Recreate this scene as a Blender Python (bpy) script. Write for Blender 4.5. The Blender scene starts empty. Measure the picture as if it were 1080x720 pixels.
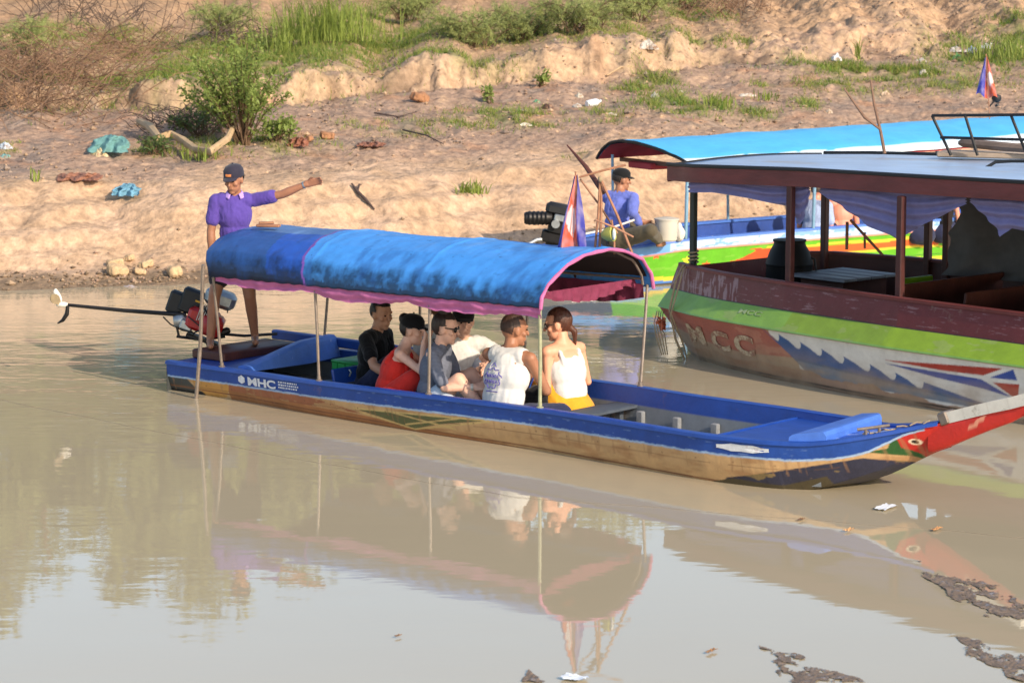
import bpy, math, random
import numpy as np
from mathutils import Vector, Matrix, Quaternion, noise as mnoise
random.seed(7); rng = np.random.default_rng(7)
S = bpy.context.scene; COL = S.collection
R = math.radians

# ------------------------------------------------------------------ camera, sky, sun, exposure
cam_d = bpy.data.cameras.new('camera'); cam = bpy.data.objects.new('camera', cam_d); COL.objects.link(cam)
CAM = Vector((0, 0, 3.95)); FPX = 2800.0; PITCH = math.atan(402 / FPX)
cam.location = CAM; cam.rotation_euler = (math.pi / 2 - PITCH, 0, 0)
cam_d.sensor_width = 36; cam_d.lens = FPX / 1080 * 36; cam_d.clip_start = .1; cam_d.clip_end = 3000
cam_d.dof.use_dof = True; cam_d.dof.focus_distance = 22.5; cam_d.dof.aperture_fstop = 4.5
S.camera = cam
SUN_AZ, SUN_EL = 40, 28                     # degrees to the right of straight behind the camera
W = bpy.data.worlds.new('World'); S.world = W; W.use_nodes = True
nt = W.node_tree; nt.nodes.clear()
wo = nt.nodes.new('ShaderNodeOutputWorld'); bg = nt.nodes.new('ShaderNodeBackground'); sk = nt.nodes.new('ShaderNodeTexSky')
sk.sky_type = 'NISHITA'; sk.sun_disc = False; sk.sun_elevation = R(SUN_EL); sk.sun_rotation = R(180 - SUN_AZ)
sk.air_density = 1.1; sk.dust_density = 1.2; sk.ozone_density = 1.0; bg.inputs[1].default_value = .15
nt.links.new(sk.outputs[0], bg.inputs[0]); nt.links.new(bg.outputs[0], wo.inputs[0])
sl = bpy.data.lights.new('sun', 'SUN'); sun = bpy.data.objects.new('sun', sl); COL.objects.link(sun)
sl.energy = 3.3; sl.angle = R(.6); sl.color = (1, .84, .65)
sd = Vector((math.sin(R(SUN_AZ)) * math.cos(R(SUN_EL)), -math.cos(R(SUN_AZ)) * math.cos(R(SUN_EL)), math.sin(R(SUN_EL))))
sun.rotation_euler = (-sd).to_track_quat('-Z', 'Y').to_euler(); sun.location = sd * 60
S.view_settings.view_transform = 'Standard'; S.view_settings.look = 'None'
S.view_settings.exposure = .68; S.view_settings.gamma = 1; S.view_settings.use_curve_mapping = False

# ------------------------------------------------------------------ helpers
def ray(px, py):
    f = Vector((0, math.cos(PITCH), -math.sin(PITCH))); u = Vector((0, math.sin(PITCH), math.cos(PITCH)))
    return f + Vector((1, 0, 0)) * ((px - 540) / FPX) - u * ((py - 360) / FPX)
def at(px, py, Y):                           # the real point at depth Y seen along a direction
    d = ray(px, py); return CAM + d * (Y / d.y)
def lin(c):
    return tuple((x / 255 / 12.92 if x / 255 <= .04045 else ((x / 255 + .055) / 1.055) ** 2.4) for x in c)

def mat(name, col, rough=.6, var=.12, scale=6, bump=0, bscale=30, metal=0, dirt=None, dscale=3, dlo=.55, dhi=.75,
        paint=False, coat=0, trans=0, spec=.5, stretch=None, sheen=0):
    m = bpy.data.materials.new(name); m.use_nodes = True; n = m.node_tree.nodes; l = m.node_tree.links
    b = n['Principled BSDF']; b.inputs['Roughness'].default_value = rough; b.inputs['Metallic'].default_value = metal
    b.inputs['Specular IOR Level'].default_value = spec
    if coat: b.inputs['Coat Weight'].default_value = coat
    if sheen: b.inputs['Sheen Weight'].default_value = sheen
    tc = n.new('ShaderNodeTexCoord'); mp = n.new('ShaderNodeMapping'); l.new(tc.outputs['Object'], mp.inputs[0])
    if stretch: mp.inputs['Scale'].default_value = stretch
    nz = n.new('ShaderNodeTexNoise'); nz.inputs['Scale'].default_value = scale; nz.inputs['Detail'].default_value = 7
    nz.inputs['Roughness'].default_value = .65
    l.new(mp.outputs[0], nz.inputs['Vector'])
    mr = n.new('ShaderNodeMapRange'); mr.inputs[1].default_value = .3; mr.inputs[2].default_value = .7
    mr.inputs[3].default_value = 1 - var; mr.inputs[4].default_value = 1 + var
    l.new(nz.outputs[0], mr.inputs[0])
    vm = n.new('ShaderNodeVectorMath'); vm.operation = 'SCALE'; l.new(mr.outputs[0], vm.inputs['Scale'])
    if paint:
        ca = n.new('ShaderNodeVertexColor'); ca.layer_name = 'paint'; l.new(ca.outputs[0], vm.inputs[0])
    else: vm.inputs[0].default_value = col
    out = vm.outputs[0]
    if dirt:
        n2 = n.new('ShaderNodeTexNoise'); n2.inputs['Scale'].default_value = dscale; n2.inputs['Detail'].default_value = 9
        n2.inputs['Roughness'].default_value = .72
        l.new(mp.outputs[0], n2.inputs['Vector'])
        r2 = n.new('ShaderNodeMapRange'); r2.inputs[1].default_value = dlo; r2.inputs[2].default_value = dhi
        l.new(n2.outputs[0], r2.inputs[0])
        mx = n.new('ShaderNodeMix'); mx.data_type = 'RGBA'; mx.inputs[7].default_value = (*dirt, 1)
        l.new(r2.outputs[0], mx.inputs[0]); l.new(out, mx.inputs[6]); out = mx.outputs[2]
    l.new(out, b.inputs['Base Color'])
    if bump:
        n3 = n.new('ShaderNodeTexNoise'); n3.inputs['Scale'].default_value = bscale; n3.inputs['Detail'].default_value = 6
        l.new(mp.outputs[0], n3.inputs['Vector'])
        bp = n.new('ShaderNodeBump'); bp.inputs['Strength'].default_value = bump; bp.inputs['Distance'].default_value = .02 if name != 'bank_soil' else .04
        l.new(n3.outputs[0], bp.inputs['Height']); l.new(bp.outputs[0], b.inputs['Normal'])
    if trans:
        tr = n.new('ShaderNodeBsdfTranslucent'); l.new(out, tr.inputs['Color']); ms = n.new('ShaderNodeMixShader')
        ms.inputs[0].default_value = trans; o = n['Material Output']
        l.new(b.outputs[0], ms.inputs[1]); l.new(tr.outputs[0], ms.inputs[2]); l.new(ms.outputs[0], o.inputs[0])
    return m

def tag(o, label=None, cat=None, group=None, kind=None):
    if label: o['label'] = label
    if cat: o['category'] = cat
    if group: o['group'] = group
    if kind: o['kind'] = kind
    return o
def empty(name, loc, rz=0, label=None, cat=None, group=None):
    o = bpy.data.objects.new(name, None); COL.objects.link(o); o.location = loc; o.rotation_euler = (0, 0, rz)
    o.empty_display_size = .1
    return tag(o, label, cat, group)
def wmat(o):
    m = Matrix.Translation(o.location) @ o.rotation_euler.to_matrix().to_4x4() @ Matrix.Diagonal((*o.scale, 1))
    if o.parent: m = wmat(o.parent) @ o.matrix_parent_inverse @ m
    return m

class MB:
    """collects shapes, then becomes one mesh object"""
    def __init__(s): s.v = []; s.f = []; s.c = None
    def add(s, vs, fs, M=None):
        k = len(s.v); s.v += [tuple(M @ Vector(v)) if M is not None else tuple(v) for v in vs]
        s.f += [tuple(i + k for i in f) for f in fs]; return s
    def box(s, c, d, rot=None, bev=0):
        x, y, z = [q / 2 for q in d]
        M = Matrix.Translation(c) @ (rot.to_4x4() if rot is not None else Matrix.Identity(4))
        if bev <= 0:
            vs = [(sx * x, sy * y, sz * z) for sx in (-1, 1) for sy in (-1, 1) for sz in (-1, 1)]
            fs = [(0, 1, 3, 2), (4, 6, 7, 5), (0, 4, 5, 1), (2, 3, 7, 6), (0, 2, 6, 4), (1, 5, 7, 3)]
            return s.add(vs, fs, M)
        b = bev; ring = [(x - b, y), (x, y - b), (x, -y + b), (x - b, -y), (-x + b, -y), (-x, -y + b), (-x, y - b), (-x + b, y)][::-1]
        inn = [(p[0] * (x - b) / x, p[1] * (y - b) / y) for p in ring]
        vs = [(*p, -z) for p in inn] + [(*p, -z + b) for p in ring] + [(*p, z - b) for p in ring] + [(*p, z) for p in inn]
        fs = [tuple(range(8))[::-1], tuple(range(24, 32))]
        for r in range(3):
            for i in range(8): fs.append((r * 8 + i, r * 8 + (i + 1) % 8, r * 8 + 8 + (i + 1) % 8, r * 8 + 8 + i))
        return s.add(vs, fs, M)
    def tube(s, pts, rad, n=8, cap=True):
        pts = [Vector(p) for p in pts]; N = len(pts)
        if not hasattr(rad, '__len__'): rad = [rad] * N
        base = len(s.v); ref = None
        for i, p in enumerate(pts):
            d = (pts[min(i + 1, N - 1)] - pts[max(i - 1, 0)]).normalized()
            if ref is None:
                ref = Vector((0, 0, 1)) if abs(d.z) < .9 else Vector((1, 0, 0))
            a = (ref - d * ref.dot(d)).normalized(); b = d.cross(a); ref = a
            for k in range(n):
                t = 2 * math.pi * k / n; s.v.append(tuple(p + (a * math.cos(t) + b * math.sin(t)) * rad[i]))
        for i in range(N - 1):
            for k in range(n):
                s.f.append((base + i * n + k, base + i * n + (k + 1) % n, base + (i + 1) * n + (k + 1) % n, base + (i + 1) * n + k))
        if cap:
            s.f.append(tuple(base + k for k in range(n))[::-1]); s.f.append(tuple(base + (N - 1) * n + k for k in range(n)))
        return s
    def capsule(s, a, b, ra, rb, n=12):
        a, b = Vector(a), Vector(b); d = (b - a); L = d.length
        d = d / L if L > 1e-6 else Vector((0, 0, 1)); pts = []; rad = []
        for k in range(0, 5):
            t = math.pi / 2 * (1 - k / 4); pts.append(a - d * ra * math.sin(t)); rad.append(max(ra * math.cos(t), 1e-4))
        for k in range(0, 5):
            t = math.pi / 2 * (k / 4); pts.append(b + d * rb * math.sin(t)); rad.append(max(rb * math.cos(t), 1e-4))
        base = len(s.v); ref = Vector((0, 0, 1)) if abs(d.z) < .9 else Vector((1, 0, 0))
        u = (ref - d * ref.dot(d)).normalized(); w = d.cross(u)
        for p, r in zip(pts, rad):
            for k in range(n):
                t = 2 * math.pi * k / n; s.v.append(tuple(p + (u * math.cos(t) + w * math.sin(t)) * r))
        for i in range(len(pts) - 1):
            for k in range(n):
                s.f.append((base + i * n + k, base + i * n + (k + 1) % n, base + (i + 1) * n + (k + 1) % n, base + (i + 1) * n + k))
        s.f.append(tuple(base + k for k in range(n))[::-1]); e = base + (len(pts) - 1) * n
        s.f.append(tuple(e + k for k in range(n)))
        return s
    def ell(s, c, r, rot=None, nu=18, nv=12):
        vs = []; fs = []
        for j in range(1, nv):
            t = math.pi * j / nv
            for i in range(nu):
                q = 2 * math.pi * i / nu; vs.append((r[0] * math.sin(t) * math.cos(q), r[1] * math.sin(t) * math.sin(q), r[2] * math.cos(t)))
        top = len(vs); vs += [(0, 0, r[2]), (0, 0, -r[2])]
        for j in range(nv - 2):
            for i in range(nu): fs.append((j * nu + i, (j + 1) * nu + i, (j + 1) * nu + (i + 1) % nu, j * nu + (i + 1) % nu))
        for i in range(nu):
            fs.append((top, i, (i + 1) % nu)); o = (nv - 2) * nu; fs.append((top + 1, o + (i + 1) % nu, o + i))
        return s.add(vs, fs, Matrix.Translation(c) @ (rot.to_4x4() if rot is not None else Matrix.Identity(4)))
    def lathe(s, prof, M=None, n=20):
        vs = [(r * math.cos(2 * math.pi * k / n), r * math.sin(2 * math.pi * k / n), z) for r, z in prof for k in range(n)]
        fs = [(i * n + k, i * n + (k + 1) % n, (i + 1) * n + (k + 1) % n, (i + 1) * n + k) for i in range(len(prof) - 1) for k in range(n)]
        fs.append(tuple(range(n))[::-1]); fs.append(tuple((len(prof) - 1) * n + k for k in range(n)))
        return s.add(vs, fs, M)
    def prism(s, poly, a, M=None):              # poly in XY, extruded along Z from 0 to a
        n = len(poly); vs = [(*p, 0) for p in poly] + [(*p, a) for p in poly]
        fs = [tuple(range(n))[::-1], tuple(range(n, 2 * n))] + [(i, (i + 1) % n, n + (i + 1) % n, n + i) for i in range(n)]
        return s.add(vs, fs, M)
    def grid(s, fn, nu, nv, colfn=None, thick=0, flip=False):
        """fn(U,V arrays) -> (nv+1, nu+1, 3) points"""
        U, V = np.meshgrid(np.linspace(0, 1, nu + 1), np.linspace(0, 1, nv + 1))
        P = np.asarray(fn(U, V), float); k = len(s.v); s.v += [tuple(p) for p in P.reshape(-1, 3)]
        w = nu + 1
        for j in range(nv):
            for i in range(nu):
                a = k + j * w + i; q = (a, a + 1, a + w + 1, a + w); s.f.append(q[::-1] if flip else q)
        if colfn is not None:
            c = np.asarray(colfn(U, V), float).reshape(-1, 3); s.c = c if s.c is None else np.vstack([s.c, c])
        return s
    def build(s, name, m, parent=None, smooth=True, world=False, angle=40):
        me = bpy.data.meshes.new(name); me.from_pydata(s.v, [], s.f)
        me.materials.append(m)
        if s.c is not None:
            at_ = me.color_attributes.new('paint', 'FLOAT_COLOR', 'POINT')
            at_.data.foreach_set('color', np.hstack([s.c, np.ones((len(s.c), 1))]).astype(np.float32).ravel())
        if smooth: shade(me, angle)
        o = bpy.data.objects.new(name, me); COL.objects.link(o)
        if parent:
            o.parent = parent
            if world: o.matrix_parent_inverse = wmat(parent).inverted()
        return o
def shade(me, angle=40):
    me.shade_smooth() if hasattr(me, 'shade_smooth') else None
    if angle < 170: me.set_sharp_from_angle(angle=R(angle))
def origin_at(o, loc):                        # a single-mesh thing built in world space gets its origin at its base
    loc = Vector(loc); o.data.transform(Matrix.Translation(-loc)); o.location = loc; return o
def fuse(mb, name, m, parent, voxel=.008, it=4, wrinkle=0, wscale=9, seed=0, post=None):
    """union of overlapping shapes -> one continuous skin"""
    me = bpy.data.meshes.new('tmp'); me.from_pydata(mb.v, [], mb.f); o = bpy.data.objects.new('tmp', me); COL.objects.link(o)
    md = o.modifiers.new('r', 'REMESH'); md.mode = 'VOXEL'; md.voxel_size = voxel
    if it: sm = o.modifiers.new('s', 'SMOOTH'); sm.factor = .5; sm.iterations = it
    dg = bpy.context.evaluated_depsgraph_get(); nm = bpy.data.meshes.new_from_object(o.evaluated_get(dg))
    bpy.data.objects.remove(o); bpy.data.meshes.remove(me); nm.name = name
    if wrinkle:
        n = len(nm.vertices); co = np.empty(n * 3, np.float32); nm.vertices.foreach_get('co', co); co = co.reshape(-1, 3)
        no = np.empty(n * 3, np.float32); nm.vertices.foreach_get('normal', no); no = no.reshape(-1, 3)
        off = np.array([mnoise.noise(Vector((c[0] * wscale + seed, c[1] * wscale, c[2] * wscale * .55))) +
                        .5 * (1 - abs(mnoise.noise(Vector((c[0] * wscale * 2.3, c[1] * wscale * 2.3 + seed, c[2] * wscale)))) * 2) for c in co])
        co = co + no * (off * wrinkle)[:, None]; nm.vertices.foreach_set('co', co.astype(np.float32).ravel()); nm.update()
    if post: post(nm)
    nm.materials.clear(); nm.materials.append(m); shade(nm, 180)
    o = bpy.data.objects.new(name, nm); COL.objects.link(o)
    if parent: o.parent = parent; o.matrix_parent_inverse = wmat(parent).inverted()
    return o
def text_mesh(txt, size, bold=0):
    cu = bpy.data.curves.new('t', 'FONT'); cu.body = txt; cu.size = size; cu.offset = bold
    o = bpy.data.objects.new('t', cu); COL.objects.link(o); dg = bpy.context.evaluated_depsgraph_get()
    me = bpy.data.meshes.new_from_object(o.evaluated_get(dg)); bpy.data.objects.remove(o); bpy.data.curves.remove(cu)
    vs = [tuple(v.co) for v in me.vertices]; fs = [tuple(p.vertices) for p in me.polygons]; bpy.data.meshes.remove(me)
    return vs, fs
def inpoly(x, y, poly):
    r = np.zeros(np.shape(x), bool); n = len(poly); j = n - 1
    for i in range(n):
        xi, yi = poly[i]; xj, yj = poly[j]
        with np.errstate(divide='ignore', invalid='ignore'):
            r ^= ((yi > y) != (yj > y)) & (x < (xj - xi) * (y - yi) / (yj - yi + 1e-12) + xi)
        j = i
    return r
# numpy gradient noise
_perm = np.random.default_rng(3).permutation(512); _gr = np.random.default_rng(4).uniform(0, 2 * np.pi, 512)
def pn(x, y):
    x = np.asarray(x, float); y = np.asarray(y, float); xi = np.floor(x).astype(int); yi = np.floor(y).astype(int); xf = x - xi; yf = y - yi
    def g(a, b):
        t = _gr[_perm[(a + _perm[b & 511]) & 511]]; return np.cos(t), np.sin(t)
    u = xf ** 3 * (xf * (xf * 6 - 15) + 10); v = yf ** 3 * (yf * (yf * 6 - 15) + 10)
    def d(a, b):
        gx, gy = g(xi + a, yi + b); return gx * (xf - a) + gy * (yf - b)
    return (d(0, 0) * (1 - u) + d(1, 0) * u) * (1 - v) + (d(0, 1) * (1 - u) + d(1, 1) * u) * v
def fbm(x, y, o=4, gain=.5):
    r = 0; a = 1
    for k in range(o): r = r + a * pn(x * 2 ** k + 17 * k, y * 2 ** k - 9 * k); a *= gain
    return r
ip = lambda x, xs, ys: np.interp(x, xs, ys)
def sst(a, b, x): t = np.clip((x - a) / (b - a), 0, 1); return t * t * (3 - 2 * t)

# ------------------------------------------------------------------ river bank
XK = [-14, -7, -4, -1, 1.5, 4, 7, 12]
def bank_z(X, Y, fine=True):
    X = np.asarray(X, float); Y = np.asarray(Y, float)
    ys = ip(X, XK, [30.6, 31.5, 32.5, 34.0, 35.9, 37.9, 38.8, 39.5]) + .35 * pn(X * .5, 3.3 + X * 0) + .12 * pn(X * 2.2, 1.3 + X * 0)
    zc = ip(X, XK, [1.0, 1.03, 1.05, 1.1, 1.2, 1.25, 1.3, 1.3]) + .12 * pn(X * .6, 7.7 + X * 0)
    sc = ip(X, XK, [42, 42, 42.3, 44.2, 45.5, 47, 48.5, 50]) + .7 * pn(X * .7, 5.1 + X * 0) + .5 * fbm(X * 1.9, 2.1 + X * 0, 4, .6) * (.5 + pn(X * .6, 1.7 + X * 0))
    zs = ip(X, XK, [1.6, 1.6, 1.66, 1.85, 1.95, 2.15, 2.25, 2.3])
    hs = ip(X, XK, [.3, .32, .36, .48, .52, .52, .55, .55]) * (1 + .9 * fbm(X * .55, 9.2 + X * 0, 3))
    ws = ip(X, XK, [.25, .25, .3, .35, .5, .9, 1.8, 2.4])
    mu = ip(X, XK, [.073, .073, .07, .065, .065, .1, .15, .17])
    d = Y - ys
    z = np.where(d < 0, d * .16, 0)
    foot = .10 * np.clip(d / .5, 0, 1) + .04 * np.clip(d, 0, 2)
    fw = .5 + .35 * pn(X * .9, 4.4 + X * 0)
    face = (zc - .14) * sst(fw, 2.9 + .5 * pn(X * .8, 6.6 + X * 0), d) ** .85
    ter = zc + (zs - zc) * np.clip((Y - ys - 3) / np.maximum(sc - ys - 3, .5), 0, 1)
    z = np.where(d > 0, np.minimum(foot + face, 99), z)
    z = np.where(d > 3, ter, z)
    up = hs * np.clip((Y - sc) / ws, 0, 1) ** .8
    z = np.where(Y > sc, zs + up + mu * np.minimum(np.clip(Y - sc - ws, 0, None), 20) + .02 * np.clip(Y - sc - ws - 20, 0, None), z)
    if fine:
        k = sst(-.2, .6, d)
        fm = sst(.4, 1.1, d) * (1 - sst(2.4, 3.4, d))            # lower mud face: bulges
        z = z + fm * (.17 * fbm(X * .9, Y * .8, 3) - .09 * np.abs(pn(X * 1.7, Y * 1.1)) + .022 * fbm(X * 4, Y * 4, 3))
        led = lambda zz, st, ph: st * (np.floor(zz / st + ph) + sst(.35, .95, np.mod(zz / st + ph, 1)) - ph)
        zl = led(z, .26, .35 * pn(X * .25, Y * 0 + 2.2) + .25 * pn(X * 1.1, Y * .4)); lm_ = sst(.5, 1.2, d) * (.35 + .5 * np.clip(pn(X * .5 + 3, Y * .4) + .2, 0, 1)) * (1 - sst(sc - .4, sc, Y)); z = z + (zl - z) * lm_
        em = ((Y > sc - .3) & (Y < sc + ws + .5 + 9 * (X > 5))).astype(float) * sst(sc - .3, sc + .1, Y)
        wx = X + .35 * fbm(X * 1.3, Y * 1.1, 2); wy = Y + .35 * fbm(X * 1.2 + 30, Y * 1.3, 2)
        z = z + em * (.17 * fbm(wx * 1.5, wy * 1.2, 5, .58) - .10 * np.clip(fbm(wx * 2.6 + 5, wy * 1.4, 3), 0, 1) * 1.6 + .03 * fbm(X * 11, Y * 6, 3))
        z = z + k * (.05 * fbm(X * .7, Y * .5, 3) + .020 * fbm(X * 3.1, Y * 2.6, 4, .6) + .030 * np.abs(fbm(X * 8, Y * 6, 3, .65)))
        z = z + sst(2.6, 3.6, d) * (.05 * np.abs(fbm(X * 4.5 + 3, Y * 3.2, 4, .65)) + .03 * fbm(X * 12, Y * 8, 2)) * (.5 + 1.2 * np.clip(pn(X * .7 + 8, Y * .6) + .3, 0, 1))
        z = z + sst(3, 4, d) * .05 * np.maximum(0, fbm(X * 1.9 + 40, Y * 1.2, 4))
    return z
def ground_at(px, py):
    Ys = np.linspace(29, 95, 3300); d = ray(px, py); k = Ys / d.y
    xs = d.x * k; zs = CAM.z + d.z * k; h = bank_z(xs, Ys) > zs
    i = int(np.argmax(h)) if h.any() else len(Ys) - 1
    return Vector((xs[i], Ys[i], float(bank_z(xs[i], Ys[i]))))
def zb(x, y): return float(bank_z(x, y))
def patch(px, py, rx, ry, dens):              # a grass patch around a ground point, radii in metres
    g = ground_at(px, py); k = g.y / FPX
    return (g.x, g.y, rx * k, max(abs(ground_at(px, py - ry).y - g.y), abs(g.y - ground_at(px, py + ry).y), .25) * .8, dens)
GRASS = [patch(*p) for p in [(60, 78, 70, 14, .5), (190, 75, 80, 9, .9), (130, 85, 30, 6, .7), (300, 66, 90, 12, 1), (230, 45, 90, 10, .6), (400, 46, 80, 9, 1),
         (470, 55, 60, 6, .8), (360, 20, 70, 12, .6), (540, 42, 40, 6, .8), (110, 40, 90, 14, .5), (640, 30, 90, 6, .4), (730, 20, 40, 5, .6), (745, 46, 36, 4, .7), (790, 44, 15, 4, .6),
         (690, 85, 26, 5, .8), (720, 112, 44, 9, 1), (668, 92, 22, 5, .9), (530, 120, 50, 8, .6), (480, 130, 40, 6, .5), (430, 140, 30, 6, .4), (570, 130, 30, 6, .4), (800, 118, 18, 5, .7), (810, 90, 20, 4, .4),
         (900, 75, 60, 9, .9), (960, 78, 60, 8, .9), (880, 90, 40, 6, .6), (1040, 62, 50, 16, 1), (1070, 35, 24, 14, .9), (1000, 90, 60, 6, .6), (850, 108, 14, 5, .7),
         (380, 130, 25, 4, .3), (640, 118, 20, 5, .5), (260, 150, 70, 8, .5), (160, 160, 30, 6, .5), (10, 155, 14, 6, .3), (600, 165, 16, 3, .3)]]
def grass_mask(X, Y):
    m = np.zeros(np.shape(X))
    for gx, gy, rx, ry, d in GRASS: m = np.maximum(m, d * np.exp(-((X - gx) / rx) ** 2 - ((Y - gy) / ry) ** 2))
    return m
xs_ = np.concatenate([np.linspace(-160, -16, 40), np.arange(-15.5, 17, .06), np.linspace(17.5, 160, 40)])
ys_ = np.concatenate([np.linspace(22, 29.5, 6), np.arange(29.8, 40, .055), np.arange(40, 56, .065), np.arange(56, 70, .2), np.linspace(71, 420, 40)])
GX, GY = np.meshgrid(xs_, ys_); GZ = bank_z(GX, GY)
gy_, gx_ = np.gradient(GZ, ys_, xs_)
slope = np.hypot(gx_, gy_)
scY = ip(GX, XK, [42, 42, 42.3, 44.2, 45.5, 47, 48.5, 50]) + .7 * pn(GX * .7, 5.1 + GX * 0)
ysh = ip(GX, XK, [30.6, 31.5, 32.5, 34.0, 35.9, 37.9, 38.8, 39.5]); dd = GY - ysh
A = np.array
c_sand = A((.43, .29, .185)); c_terr = A((.335, .225, .16)); c_pale = A((.50, .345, .235)); c_wet = A((.205, .145, .095)); c_grass = A((.17, .175, .06)); c_red = A((.43, .22, .12)); c_grey = A((.25, .19, .15))
mixc = lambda a, b, t: a * (1 - t[..., None]) + b * t[..., None]
gc = np.broadcast_to(c_sand, GX.shape + (3,)).copy()
gc = mixc(gc, c_pale, .7 * sst(-.2, .35, fbm(GX * .8, GY * .8 + 50, 3)))
gc = mixc(gc, c_terr, sst(3.0, 4.2, dd + 1.0 * fbm(GX * .8, GY, 2)) * (1 - sst(.35, .8, slope)) * .95)
gc = mixc(gc, c_grey, sst(3.2, 4.5, dd) * sst(.08, .45, fbm(GX * 1.4 + 9, GY * 1.1, 4)) * .8)
gc = mixc(gc, c_red, sst(3.2, 4.5, dd) * sst(.15, .5, fbm(GX * 1.1 - 9, GY * 1.1, 3)) * .5)
gc = mixc(gc, c_sand, sst(.4, .9, slope) * sst(3, 4, dd) * .85 * (.35 + .65 * sst(-4.2, -2.6, GX)) * (.55 + .45 * sst(-.25, .2, fbm(GX * .9, GY * .5 + 20, 4))))
uz = sst(ip(GX, XK, [42, 42, 42.3, 44.2, 45.5, 47, 48.5, 50]) + .6, ip(GX, XK, [44, 44, 44.3, 46.2, 47.5, 49, 51, 53]), GY)
gc = mixc(gc, c_sand * A((.95, .9, .82)), uz * .75)
gm = grass_mask(GX, GY); gc = mixc(gc, c_grass, np.clip(gm * 1.5 * (.5 + 1.5 * fbm(GX * 2.2, GY * 1.6, 4)), 0, .9))
gc = mixc(gc, A((.16, .105, .07)), .75 * sst(.05, .3, fbm(GX * 1.6 + 70, GY * .9, 4)) * sst(-.7, -.1, GY - scY) * (1 - sst(.0, .5, GY - scY)))  # hollows at the scarp foot: their shade is painted into the soil colour
gc = mixc(gc, c_wet, (1 - sst(.3, .75, dd + .35 * fbm(GX * 1.6, GY * 1.3, 3))))
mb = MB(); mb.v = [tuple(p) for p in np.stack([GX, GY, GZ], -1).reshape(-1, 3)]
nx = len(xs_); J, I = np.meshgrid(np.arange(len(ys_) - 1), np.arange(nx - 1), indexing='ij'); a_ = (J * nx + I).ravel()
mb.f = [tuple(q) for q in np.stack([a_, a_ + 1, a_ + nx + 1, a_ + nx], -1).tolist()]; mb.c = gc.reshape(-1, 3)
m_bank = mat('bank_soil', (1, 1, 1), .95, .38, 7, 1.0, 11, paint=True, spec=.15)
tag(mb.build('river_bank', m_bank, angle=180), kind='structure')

# ------------------------------------------------------------------ water
m_water = bpy.data.materials.new('muddy_water'); m_water.use_nodes = True
n = m_water.node_tree.nodes; l = m_water.node_tree.links; b = n['Principled BSDF']
b.inputs['Roughness'].default_value = .025; b.inputs['IOR'].default_value = 1.45
tc = n.new('ShaderNodeTexCoord'); nz = n.new('ShaderNodeTexNoise'); nz.inputs['Scale'].default_value = .35; nz.inputs['Detail'].default_value = 4
l.new(tc.outputs['Object'], nz.inputs['Vector'])
cr = n.new('ShaderNodeValToRGB'); cr.color_ramp.elements[0].color = (.40, .335, .225, 1); cr.color_ramp.elements[1].color = (.44, .37, .25, 1)
l.new(nz.outputs[0], cr.inputs[0]); l.new(cr.outputs[0], b.inputs['Base Color'])
def wave(scale, sx, sy, det=3):
    mp = n.new('ShaderNodeMapping'); mp.inputs['Scale'].default_value = (sx, sy, 1); l.new(tc.outputs['Object'], mp.inputs[0])
    w = n.new('ShaderNodeTexNoise'); w.inputs['Scale'].default_value = scale; w.inputs['Detail'].default_value = det; l.new(mp.outputs[0], w.inputs['Vector']); return w
w1 = wave(1.1, .8, 1.5); w2 = wave(5.5, .6, 1.5, 2); big = wave(.22, 1, 1, 2)
# ripples are livelier towards the stern, where the propeller was, and by the far shore
sx = n.new('ShaderNodeSeparateXYZ'); l.new(tc.outputs['Object'], sx.inputs[0])
yr = n.new('ShaderNodeMapRange'); yr.inputs[1].default_value = 19.5; yr.inputs[2].default_value = 25; yr.inputs[3].default_value = .10; yr.inputs[4].default_value = 1; l.new(sx.outputs[1], yr.inputs[0])
xr = n.new('ShaderNodeMapRange'); xr.inputs[1].default_value = .5; xr.inputs[2].default_value = -4.0; xr.inputs[3].default_value = .25; xr.inputs[4].default_value = 1; l.new(sx.outputs[0], xr.inputs[0])
mxm = n.new('ShaderNodeMath'); mxm.operation = 'MULTIPLY'; l.new(yr.outputs[0], mxm.inputs[0]); l.new(xr.outputs[0], mxm.inputs[1])
br = n.new('ShaderNodeMapRange'); br.inputs[1].default_value = .35; br.inputs[2].default_value = .65; br.inputs[3].default_value = .35; br.inputs[4].default_value = 1.2; l.new(big.outputs[0], br.inputs[0])
mb2 = n.new('ShaderNodeMath'); mb2.operation = 'MULTIPLY'; l.new(mxm.outputs[0], mb2.inputs[0]); l.new(br.outputs[0], mb2.inputs[1])
b1 = n.new('ShaderNodeBump'); b1.inputs['Distance'].default_value = .05; l.new(w1.outputs[0], b1.inputs['Height'])
mm = n.new('ShaderNodeMath'); mm.operation = 'MULTIPLY_ADD'; mm.inputs[1].default_value = .35; mm.inputs[2].default_value = .028; l.new(mb2.outputs[0], mm.inputs[0]); l.new(mm.outputs[0], b1.inputs['Strength'])
b2 = n.new('ShaderNodeBump'); b2.inputs['Distance'].default_value = .012; l.new(w2.outputs[0], b2.inputs['Height']); l.new(b1.outputs[0], b2.inputs['Normal'])
mm2 = n.new('ShaderNodeMath'); mm2.operation = 'MULTIPLY_ADD'; mm2.inputs[1].default_value = .5; mm2.inputs[2].default_value = .01; l.new(mb2.outputs[0], mm2.inputs[0]); l.new(mm2.outputs[0], b2.inputs['Strength'])
l.new(b2.outputs[0], b.inputs['Normal'])
tag(MB().grid(lambda U, V: np.stack([U * 600 - 300, V * 140 - 100, U * 0], -1), 12, 8).build('river_water', m_water), kind='structure')
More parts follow.
